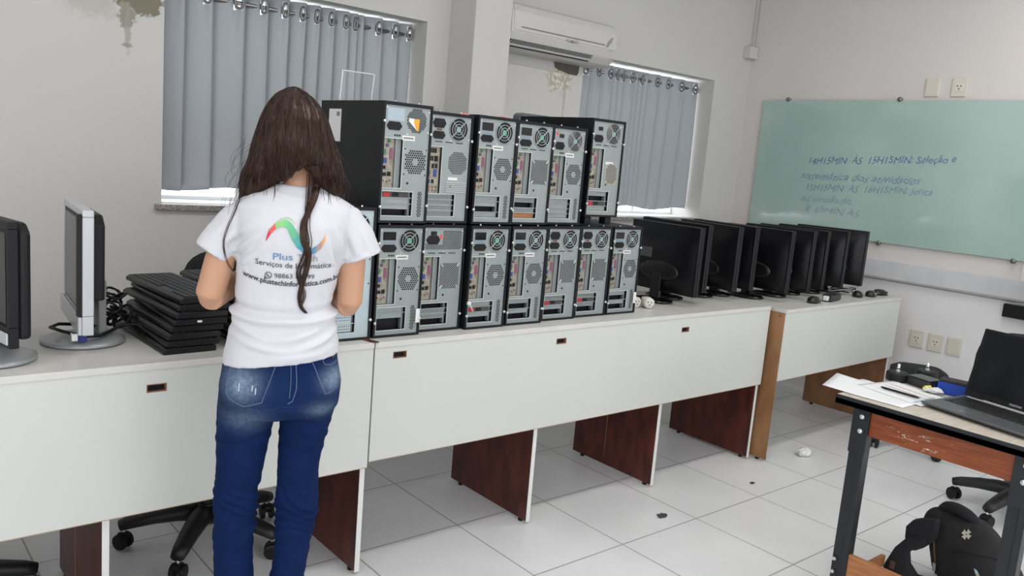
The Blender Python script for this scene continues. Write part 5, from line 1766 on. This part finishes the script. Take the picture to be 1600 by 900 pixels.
def nz(x, y, z, s):
    from mathutils import noise as mn
    return mn.noise(Vector((x * s, y * s, z * s)))


shirt.update()
nrm = [v.normal.copy() for v in shirt.vertices]
for v, n_ in zip(shirt.vertices, nrm):
    x, y, z = v.co
    d_ = 0.0036 * nz(x * 0.6, y, z * 1.4, 14) + 0.0010 * nz(x, y, z, 38)
    ax = x - 0.0
    if y < 0.02 and z < 1.16:
        # fold at the waist, curving down in the middle, and softer folds below it
        zl = 1.045 + 1.2 * (abs(ax) - 0.02) ** 2 + 0.12 * ax * 0
        q = (z - zl)
        d_ += 0.011 * math.exp(-(q / 0.010) ** 2) - 0.009 * math.exp(-((q - 0.020) / 0.012) ** 2)
        for (z0, sl, cv, amp, wd, x0, xw) in ((1.005, 0.25, 2.0, 0.006, 0.010, 0.03, 0.07), (0.978, -0.20, 1.5, 0.0055, 0.009, -0.05, 0.07), (0.992, 0.45, 3.0, 0.006, 0.008, 0.09, 0.05), (0.958, 0.15, 1.0, 0.004, 0.009, 0.05, 0.08), (1.015, -0.35, 2.0, 0.0045, 0.008, -0.08, 0.045)):
            q = z - (z0 + sl * (ax - x0) + cv * (ax - x0) ** 2)
            d_ += 1.7 * amp * math.exp(-(q / wd) ** 2) * math.exp(-((ax - x0) / xw) ** 2)
    # drag folds from the arm pits
    for (x0, z0, dx, dz) in ((-0.118, 1.215, 0.75, 0.65), (0.150, 1.215, -0.35, 0.9)):
        u = (x - x0) * dx + (z - z0) * dz
        w_ = -(x - x0) * dz + (z - z0) * dx
        if u > -0.01 and y < 0.03:
            fade = math.exp(-(u / 0.07) ** 2)
            d_ += 0.0062 * fade * math.sin(w_ * 190 + 1.2) * math.exp(-(w_ / 0.055) ** 2)
    v.co = v.co + n_ * d_
M_shirt = mat('white_cotton', (0.61, 0.61, 0.645), 0.8, bump=0.1, bscale=400)
so = link_mesh('t_shirt', shirt, M_shirt, PER)
SB = bvh_of(shirt)


def on_back(x, z, off=0.0022, bv=None):
    h = (bv or SB).ray_cast(Vector((x, -0.6, z)), Vector((0, 1, 0)))
    if h[0] is None:
        h = (bv or SB).find_nearest(Vector((x, -0.09, z)))
        return h[0] + Vector((0, -off, 0))
    return h[0] + Vector((0, -off, 0))


def wrap(name, vs, fs, m_, parent=so, off=0.0022, bv=None):
    """project a flat drawing (x,z) on the back of a garment"""
    bm = bmesh.new()
    vv = [bm.verts.new((x, 0, z)) for x, z in vs]
    for f in fs:
        try:
            bm.faces.new([vv[i] for i in f])
        except ValueError:
            pass
    for _ in range(3):
        long_e = [e for e in bm.edges if e.calc_length() > 0.007]
        if not long_e:
            break
        bmesh.ops.subdivide_edges(bm, edges=long_e, cuts=1)
        bmesh.ops.triangulate(bm, faces=[f for f in bm.faces if len(f.verts) > 4])
    for v in bm.verts:
        v.co = on_back(v.co.x, v.co.z, off, bv)
    me = bpy.data.meshes.new(name)
    bm.to_mesh(me)
    bm.free()
    return link_mesh(name, me, m_, parent)


def ink(name, c):
    return mat(name, c, 0.75)


def shirt_text(txt, x0, x1, zf, size, m_, bold=0.0):
    vs, fs, w_ = text_mesh(txt, 1.0, bold=bold)
    k = (x1 - x0) / w_
    wrap('shirt_lettering', [(x0 + x * k, zf((x0 + x * k)) + y * size) for x, y in vs], fs, m_)


INK = ink('dark_ink', (0.055, 0.055, 0.07))
shirt_text('Plus', -0.0317, 0.0175, lambda x: 1.2042, 0.0245, ink('blue_ink', (0.10, 0.23, 0.42)))
shirt_text('Tech', 0.028, 0.0784, lambda x: 1.2036, 0.0245, ink('grey_ink', (0.28, 0.27, 0.30)))
shirt_text('Serviços de Informática', -0.0722, 0.114, lambda x: 1.1845 + 0.55 * (x - 0.035) ** 2, 0.0185, INK, 0.004)
shirt_text('98863 - 5499', -0.0255, 0.0725, lambda x: 1.1580, 0.0172, INK)
shirt_text('www.plustechinformatica.com.br', -0.1013, 0.138, lambda x: 1.1383 + 1.25 * (x - 0.02) ** 2, 0.0185, INK, 0.022)
# telephone icon: ring with tail and a handset
ic = (-0.0395, 1.1640)
rv = []
rf = []
for q in range(20):
    a = 2 * PI * q / 20
    for r_ in (0.0088, 0.0070):
        rv.append((ic[0] + r_ * math.cos(a), ic[1] + r_ * math.sin(a)))
rf = [(2 * q, 2 * ((q + 1) % 20), 2 * ((q + 1) % 20) + 1, 2 * q + 1) for q in range(20)]
rv += [(ic[0] - 0.0085, ic[1] - 0.003), (ic[0] - 0.0095, ic[1] - 0.0098), (ic[0] - 0.0030, ic[1] - 0.0082)]
rf.append((40, 41, 42))
wrap('phone_icon', rv, rf, INK)
hv = [(-0.0042, 0.0045), (-0.0020, 0.0035), (-0.0015, 0.0012), (0.0018, -0.0020), (0.0040, -0.0022), (0.0044, -0.0042), (0.0020, -0.0052), (-0.0030, -0.0012), (-0.0050, 0.0030)]
wrap('phone_icon', [(ic[0] + a, ic[1] + b) for a, b in hv], [tuple(range(9))], INK)
# ribbon wave logo, colour runs along it
up = [(-0.0485, 1.2481), (-0.0465, 1.2620), (-0.0419, 1.2765), (-0.0274, 1.2945), (-0.0050, 1.3045), (0.0040, 1.3020), (0.0137, 1.2945), (0.0287, 1.2716), (0.0422, 1.2500), (0.0530, 1.2400), (0.0646, 1.2375), (0.0760, 1.2440), (0.0880, 1.2560), (0.0960, 1.2740), (0.0977, 1.2949)]
lo = [(-0.0485, 1.2475), (-0.0440, 1.2560), (-0.0370, 1.2680), (-0.0250, 1.2810), (-0.0090, 1.2870), (0.0000, 1.2850), (0.0060, 1.2740), (0.0140, 1.2560), (0.0260, 1.2380), (0.0400, 1.2270), (0.0560, 1.2210), (0.0720, 1.2240), (0.0860, 1.2360), (0.0950, 1.2560), (0.0977, 1.2940)]
cols = [(0.62, 0.02, 0.10), (0.68, 0.03, 0.08), (0.70, 0.12, 0.10), (0.25, 0.55, 0.20), (0.18, 0.55, 0.22), (0.15, 0.50, 0.24), (0.14, 0.45, 0.26), (0.10, 0.38, 0.34), (0.06, 0.30, 0.42), (0.06, 0.27, 0.44), (0.10, 0.27, 0.42), (0.40, 0.28, 0.25), (0.80, 0.36, 0.12), (0.85, 0.48, 0.12)]
for i in range(len(up) - 1):
    n_ = 4
    vs = []
    for j in range(n_ + 1):
        for p, q in ((up[i], up[i + 1]),):
            vs.append((p[0] + (q[0] - p[0]) * j / n_, p[1] + (q[1] - p[1]) * j / n_))
    for j in range(n_ + 1):
        p, q = lo[i], lo[i + 1]
        vs.append((p[0] + (q[0] - p[0]) * j / n_, p[1] + (q[1] - p[1]) * j / n_))
    wrap('shirt_logo', vs, [(j, j + 1, n_ + 2 + j, n_ + 1 + j) for j in range(n_)], ink('logo_%d' % i, cols[i]))
# thin outline arc above the green crest
arc = [(-0.0260, 1.2965), (-0.0150, 1.3065), (0.0000, 1.3110), (0.0120, 1.3065), (0.0210, 1.2960)]
wrap('shirt_logo', arc + [(x, z - 0.0018) for x, z in arc], [(i, i + 1, i + 6, i + 5) for i in range(4)], ink('logo_green_line', (0.30, 0.58, 0.25)))
# collar band
cpts = [on_back(x, z, 0.001) for x, z in ((-0.030, 1.372), (-0.012, 1.366), (0.01, 1.362), (0.035, 1.361), (0.06, 1.363), (0.085, 1.372))]
MB().tube(cpts, 0.0022, 6).build('collar_seam', M_shirt, so, smooth=True)

# jeans
J = MB()
J.loft([(0.0, 0.0, 0.975, 0.136, 0.108, 0.10), (0.0, 0.0, 0.93, 0.146, 0.114, 0.05), (0.003, -0.002, 0.87, 0.156, 0.118), (0.0, 0.0, 0.81, 0.155, 0.112), (-0.005, 0.0, 0.775, 0.14, 0.09)], 36, 2.6)
J.ball((-0.078, -0.045, 0.862), 0.076, 0.082, 0.078)
J.ball((0.075, -0.045, 0.868), 0.076, 0.082, 0.078)
J.tube([(-0.077, 0.0, 0.86), (-0.082, 0.0, 0.79), (-0.090, 0.0, 0.72), (-0.096, 0.0, 0.64), (-0.102, 0.004, 0.575), (-0.105, 0.004, 0.51), (-0.106, -0.006, 0.44), (-0.105, -0.010, 0.375), (-0.102, -0.006, 0.29), (-0.100, 0.0, 0.16), (-0.10, 0.0, 0.075)], [0.077, 0.077, 0.070, 0.0625, 0.0565, 0.0535, 0.052, 0.0505, 0.0505, 0.047, 0.045], 26)
J.tube([(0.078, 0.0, 0.86), (0.073, 0.0, 0.79), (0.064, 0.0, 0.72), (0.0565, 0.0, 0.64), (0.055, 0.004, 0.575), (0.055, 0.004, 0.51), (0.052, -0.006, 0.44), (0.047, -0.010, 0.37), (0.037, -0.006, 0.29), (0.032, 0.0, 0.16), (0.03, 0.0, 0.075)], [0.078, 0.073, 0.063, 0.0565, 0.0535, 0.0525, 0.049, 0.0455, 0.046, 0.045, 0.044], 26)
jeans = blob(J, 0.005, 5)
jeans.update()
nrm = [v.normal.copy() for v in jeans.vertices]
for v, n_ in zip(jeans.vertices, nrm):
    x, y, z = v.co
    d_ = 0.0015 * nz(x, y, z, 16)
    g = math.exp(-((z - 0.50) / 0.075) ** 2) + 0.25 * math.exp(-((z - 0.30) / 0.1) ** 2)
    cxl = -0.10 if x < -0.02 else 0.053
    ph = 60 * z + 14 * (x - cxl) + 3 * nz(x, y, z, 9) * 2
    d_ += 0.0085 * g * (0.5 + 0.5 * math.sin(ph * 2.6)) + 0.0065 * g * nz(x * 0.5, y * 0.5, z * 2.2, 30)
    gs = math.exp(-((z - 0.775) / 0.022) ** 2)
    if y < 0:
        d_ -= 0.006 * gs * (0.6 + 0.4 * math.sin(40 * x))
        d_ += 0.0028 * math.exp(-((z - 0.72) / 0.05) ** 2) * math.sin(150 * (z + 0.35 * abs(x)))
    v.co = v.co + n_ * d_
dn_ = NT('blue_denim', 0.85)
dn_.b.inputs['Specular IOR Level'].default_value = 0.12
x_, y_, z_ = dn_.sep()
def gauss(cx, cz, rx, rz):
    a = dn_.math('POWER', dn_.math('DIVIDE', dn_.math('SUBTRACT', x_, cx), rx), 2)
    b = dn_.math('POWER', dn_.math('DIVIDE', dn_.math('SUBTRACT', z_, cz), rz), 2)
    return dn_.math('EXPONENT', dn_.math('MULTIPLY', dn_.math('ADD', a, b), -1.0))
backside = dn_.mapr(y_, 0.03, -0.03)
worn = dn_.math('ADD', dn_.math('ADD', gauss(-0.095, 0.885, 0.042, 0.042), dn_.math('MULTIPLY', gauss(-0.085, 0.785, 0.055, 0.030), 0.50)), dn_.math('ADD', gauss(0.135, 0.895, 0.030, 0.028), dn_.math('MULTIPLY', gauss(0.105, 0.815, 0.035, 0.022), 0.55)))
grain = dn_.mapr(dn_.noise(90, 5, rough=0.7), 0.25, 0.75, 0.45, 1.0)
worn = dn_.math('MULTIPLY', dn_.math('MULTIPLY', worn, backside), grain)
seat = dn_.math('MULTIPLY', gauss(0.0, 0.86, 0.15, 0.07), 0.5)
base_ = dn_.mix(dn_.noise(25, 5), (0.0024, 0.0105, 0.050), (0.0045, 0.0175, 0.080))
base_ = dn_.mix(dn_.math('MULTIPLY', seat, backside), base_, (0.009, 0.030, 0.100))
dn_.color(dn_.mix(dn_.math('MINIMUM', dn_.math('MULTIPLY', worn, 0.8), 0.85), base_, (0.26, 0.36, 0.46)))
dn_.bump(dn_.noise(350, 2), 0.25, 0.002)
jo = link_mesh('jeans', jeans, dn_.m, PER)
JB = bvh_of(jeans)


def seam(name, pts, m_, r_=0.0013, off=0.0005, closed=False):
    P_ = []
    for i in range(len(pts) - 1):
        for q in range(6):
            f = q / 6
            P_.append((pts[i][0] * (1 - f) + pts[i + 1][0] * f, pts[i][1] * (1 - f) + pts[i + 1][1] * f))
    P_.append(pts[-1])
    MB().tube([on_back(x, z, off, JB) for x, z in P_], r_, 5).build(name, m_, jo, smooth=True)


st_ = mat('pale_stitching', (0.10, 0.13, 0.24), 0.7)
seam('pocket_seam', [(-0.121, 0.935), (-0.131, 0.862), (-0.122, 0.848), (-0.087, 0.828), (-0.055, 0.836), (-0.044, 0.838), (-0.013, 0.935)], st_)
seam('center_seam', [(0.036, 0.945), (0.040, 0.90), (0.040, 0.875), (0.032, 0.843), (0.02, 0.835)], st_)
seam('center_seam', [(0.024, 0.945), (0.026, 0.90), (0.024, 0.85)], st_, 0.001)
seam('pocket_seam', [(0.072, 0.955), (0.092, 0.91), (0.113, 0.861), (0.145, 0.870), (0.150, 0.92)], st_)
seam('pocket_seam', [(0.099, 0.96), (0.108, 0.934), (0.125, 0.930), (0.148, 0.936)], st_)
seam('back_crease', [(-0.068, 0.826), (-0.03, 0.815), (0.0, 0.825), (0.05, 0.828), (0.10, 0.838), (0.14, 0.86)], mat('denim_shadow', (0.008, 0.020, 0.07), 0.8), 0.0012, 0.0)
for (x, z, h_) in ((-0.068, 0.885, 0.014), (-0.060, 0.878, 0.016), (-0.10, 0.89, 0.02)):
    wrap('frayed_thread', [(x, z), (x + 0.0025, z), (x + 0.0015, z - h_), (x - 0.001, z - h_)], [(0, 1, 2, 3)], mat('white_thread', (0.50, 0.55, 0.62), 0.8), jo, 0.0015, JB)
wrap('leather_tag', [(0.124, 0.978), (0.138, 0.982), (0.140, 0.950), (0.130, 0.944)], [(0, 1, 2, 3)], mat('brown_leather', (0.06, 0.035, 0.025), 0.5), jo, 0.004, JB)
wrap('metal_label', [(0.106, 0.964), (0.120, 0.970), (0.119, 0.961), (0.107, 0.956)], [(0, 1, 2, 3)], M_screw, jo, 0.004, JB)
for x, z in ((0.073, 0.953), (0.098, 0.957)):
    p = on_back(x, z, 0.001, JB)
    MB().ball(tuple(p), 0.0028, 0.002, 0.0028, 8, 6).build('rivet', M_screw, jo)

# shoes
for fx in (-0.10, 0.03):
    s_ = MB()
    s_.loft([(fx, 0.045, 0.001, 0.042, 0.122), (fx, 0.045, 0.02, 0.044, 0.125), (fx, 0.042, 0.045, 0.042, 0.115), (fx, 0.02, 0.075, 0.040, 0.08), (fx, 0.0, 0.10, 0.040, 0.055)], 28, 2.4)
    sh = s_.build('shoe', mat('dark_shoe', (0.03, 0.03, 0.035), 0.6), PER, smooth=True)
    MB().loft([(fx, 0.045, 0.0005, 0.044, 0.125), (fx, 0.045, 0.018, 0.046, 0.127)], 28, 2.4).build('sole', M_sticker, sh)

# hair
H_ = MB()
H_.loft([(0.022, 0.020, 1.395, 0.110, 0.075), (0.019, 0.022, 1.42, 0.119, 0.092), (0.016, 0.026, 1.45, 0.116, 0.108), (0.013, 0.030, 1.485, 0.107, 0.118), (0.011, 0.03, 1.52, 0.0945, 0.119), (0.010, 0.03, 1.55, 0.085, 0.112), (0.008, 0.032, 1.582, 0.070, 0.095), (0.006, 0.035, 1.611, 0.048, 0.068), (0.005, 0.037, 1.627, 0.026, 0.038), (0.005, 0.038, 1.635, 0.006, 0.01)], 40, 2.0)
face_cut_y = 0.085
H_.tube([(-0.045, 0.0, 1.46), (-0.060, -0.005, 1.42), (-0.078, 0.0, 1.385), (-0.083, 0.03, 1.35), (-0.085, 0.075, 1.31), (-0.075, 0.108, 1.24), (-0.070, 0.115, 1.16), (-0.065, 0.11, 1.11)], [0.05, 0.048, 0.043, 0.040, 0.034, 0.028, 0.020, 0.008], 18)
H_.tube([(0.07, 0.0, 1.46), (0.090, -0.005, 1.42), (0.106, 0.005, 1.385), (0.112, 0.04, 1.35), (0.110, 0.085, 1.31), (0.105, 0.110, 1.24), (0.100, 0.115, 1.16), (0.095, 0.11, 1.11)], [0.05, 0.046, 0.039, 0.035, 0.032, 0.028, 0.020, 0.008], 18)
hm = blob(H_, 0.005, 12)
# open the face side
bm = bmesh.new()
bm.from_mesh(hm)
kill = [v for v in bm.verts if v.co.y > 0.083 and v.co.z > 1.36 and v.co.z < 1.575 and abs(v.co.x - 0.005) < 0.062]
bmesh.ops.delete(bm, geom=kill, context='VERTS')
# nape opening: lift the hair above the bare neck into an inverted V
for v in bm.verts:
    x, y, z = v.co
    if y < 0.03 and z < 1.455:
        apex = 1.440 - 1.0 * abs(x - 0.036) - 3.0 * (x - 0.036) ** 2
        if apex > z and abs(x - 0.036) < 0.075:
            v.co.z = z + (apex - z) * 0.92
            v.co.y += 0.012
bm.normal_update()
for v in bm.verts:
    x, y, z = v.co
    a = math.atan2(y - 0.03, x - 0.01)
    v.co += v.normal * (0.0022 * math.sin(a * 23 + 5 * z) + 0.0018 * nz(math.cos(a) * 3, math.sin(a) * 3, z * 0.35, 4.0))
bm.to_mesh(hm)
bm.free()
hn = NT('dark_brown_hair', 0.36)
hv_ = hn.noise(1.0, 5, hn.mapping((140, 140, 7)))
hn.color(hn.mix(hn.mapr(hv_, 0.3, 0.7), (0.010, 0.0050, 0.0042), (0.036, 0.0160, 0.0115)))
hn.b.inputs['Specular IOR Level'].default_value = 0.4
hn.b.inputs['Specular Tint'].default_value = (1.0, 0.80, 0.68, 1)
hn.b.inputs['Anisotropic'].default_value = 0.5
hn.bump(hv_, 0.5, 0.003)
ho = link_mesh('hair', hm, hn.m, PER)
HB = bvh_of(hm)
BB = bvh_of(body)
# strands lying on the hair surface
rs_ = random.Random(11)
sm = MB()
axis = lambda z: Vector((0.010 + 0.006 * max(0, (1.5 - z)) * 10 * 0.1, 0.03, z))
for k in range(330):
    a0 = rs_.uniform(PI * 0.98, PI * 2.02)
    zt_ = rs_.uniform(1.48, 1.625)
    zb_ = rs_.uniform(1.37, 1.44)
    pts = []
    N = 12
    da = rs_.uniform(-.12, .12)
    for q in range(N + 1):
        z = zt_ + (zb_ - zt_) * q / N
        a = a0 + da * q / N + 0.025 * math.sin(q * .9 + k)
        o_ = axis(z)
        d_ = Vector((math.cos(a), math.sin(a), 0))
        h = HB.ray_cast(o_ + d_ * 0.5, -d_)
        if h[0] is None:
            break
        if pts and (h[0] - pts[-1]).length > 0.04:
            break
        pts.append(h[0] + d_ * 0.0008)
    if len(pts) > 4:
        r0 = rs_.uniform(0.0006, 0.0013)
        sm.tube(pts, [r0 * 0.5] + [r0] * (len(pts) - 2) + [r0 * 0.3], 4, flat=0.6)
o = sm.build('hair_strands', hn.m, ho, smooth=True)
o['kind'] = 'stuff'


def lay(P_, off):
    """rest a run of hair points on the hair, the shirt or the arm behind them, without jumps"""
    lim, ys = [], []
    for p in P_:
        hits = []
        for bv in (SB, HB, BB):
            if bv is HB and p.z < 1.38:
                continue
            h = bv.ray_cast(Vector((p.x, -0.6, p.z)), Vector((0, 1, 0)))
            if h[0] is not None and h[0].y < 0.03:
                hits.append(h[0].y)
        lim.append(min(hits) - off if hits else None)
    last = next((l for l in lim if l is not None), -0.03)
    for l in lim:
        last = l if l is not None else last
        ys.append(last)
    for _ in range(6):
        ys = [(ys[max(i - 1, 0)] + ys[i] + ys[min(i + 1, len(ys) - 1)]) / 3 for i in range(len(ys))]
        ys = [min(y, l) if l is not None else y for y, l in zip(ys, lim)]
    return [Vector((p.x, y, p.z)) for p, y in zip(P_, ys)]


def lock(pts, rad, n=16, jit=0.006, seed=0, y_off=0.004, ends=0.2):
    r_ = random.Random(seed)
    mb = MB()
    base = [Vector((x, -0.085 + (z - 1.375) * 0.1, z)) for x, z in pts]
    # resample smoothly
    P_ = []
    for i in range(len(base) - 1):
        p0 = base[max(i - 1, 0)]
        p1, p2 = base[i], base[i + 1]
        p3 = base[min(i + 2, len(base) - 1)]
        for q in range(5):
            t_ = q / 5
            P_.append(0.5 * ((2 * p1) + (p2 - p0) * t_ + (2 * p0 - 5 * p1 + 4 * p2 - p3) * t_ * t_ + (3 * p1 - p0 - 3 * p2 + p3) * t_ ** 3))
    P_.append(base[-1])
    P_ = lay(P_, y_off)
    L_ = len(P_)
    for k in range(n):
        ox, oz = r_.uniform(-jit, jit), r_.uniform(-jit, jit)
        ph = r_.uniform(0, 6)
        cut = L_ if k < n * ends + 1 else int(L_ * r_.uniform(0.5, 1.0))
        pp = []
        for i, p in enumerate(P_[:cut]):
            f = i / L_
            wv = 1.0 + 0.4 * math.sin(f * 9 + ph)
            pp.append((p.x + ox * wv * (1.05 - 0.6 * f), p.y - abs(oz) * 0.35, p.z))
        if len(pp) > 3:
            mb.tube(pp, [rad * 0.9] * (len(pp) - 3) + [rad * 0.8, rad * 0.6, rad * 0.2], 5)
    return mb


lk = lock([(0.062, 1.44), (0.068, 1.42), (0.071, 1.397), (0.065, 1.362), (0.050, 1.321), (0.040, 1.296), (0.043, 1.256), (0.055, 1.225), (0.054, 1.192), (0.045, 1.151), (0.038, 1.115), (0.042, 1.088), (0.057, 1.069)], 0.0022, 26, 0.0075, 1)
lk.merge(lock([(0.058, 1.42), (0.055, 1.38), (0.05, 1.33), (0.048, 1.29), (0.055, 1.25), (0.047, 1.21), (0.036, 1.18), (0.040, 1.15), (0.052, 1.12), (0.046, 1.09)], 0.0012, 8, 0.009, 3))
lk.build('long_lock', hn.m, ho, smooth=True)
lk2 = lock([(-0.098, 1.41), (-0.108, 1.38), (-0.114, 1.355), (-0.126, 1.315), (-0.142, 1.27), (-0.150, 1.238), (-0.147, 1.205), (-0.136, 1.172), (-0.118, 1.15)], 0.0008, 4, 0.0032, 2, 0.003)
lk2.build('thin_lock', hn.m, ho, smooth=True)
fly = MB()
for k in range(70):
    side_ = -1 if k % 2 else 1
    x0 = rs_.uniform(-0.125, -0.03) if side_ < 0 else rs_.uniform(0.07, 0.14)
    z0 = rs_.uniform(1.40, 1.425)
    h_ = HB.ray_cast(Vector((x0, -0.5, z0)), Vector((0, 1, 0)))
    if h_[0] is None:
        continue
    ln = rs_.uniform(0.02, 0.06)
    sl = rs_.uniform(-.012, .012) + side_ * 0.008
    yy = h_[0].y
    pts = []
    for q in range(6):
        z_ = z0 - ln * q / 5
        x_ = x0 + sl * q / 5
        hh_ = SB.ray_cast(Vector((x_, -0.5, z_)), Vector((0, 1, 0)))
        y_ = min(yy, hh_[0].y) if hh_[0] is not None else yy
        pts.append((x_, y_ - 0.0012, z_))
    fly.tube(pts, [0.0011, 0.001, 0.0009, 0.0007, 0.0005, 0.0002], 4)
for k in range(34):
    sgn = -1 if k % 3 else 1
    x0 = (-0.095 if sgn < 0 else 0.115) + rs_.uniform(-.015, .015)
    z0 = rs_.uniform(1.38, 1.50)
    y0 = rs_.uniform(-0.05, 0.02)
    ln = rs_.uniform(0.05, 0.16)
    bow = rs_.uniform(0.0, 0.045) * sgn
    pts = [(x0 + bow * math.sin(PI * 0.7 * q / 8) + sgn * 0.02 * q / 8, y0 - 0.01 * math.sin(q * .6), z0 - ln * q / 8) for q in range(9)]
    fly.tube(pts, 0.00035, 3)
fo = fly.build('flyaway_strands', hn.m, ho)
fo['kind'] = 'stuff'
bpy.context.view_layer.update()
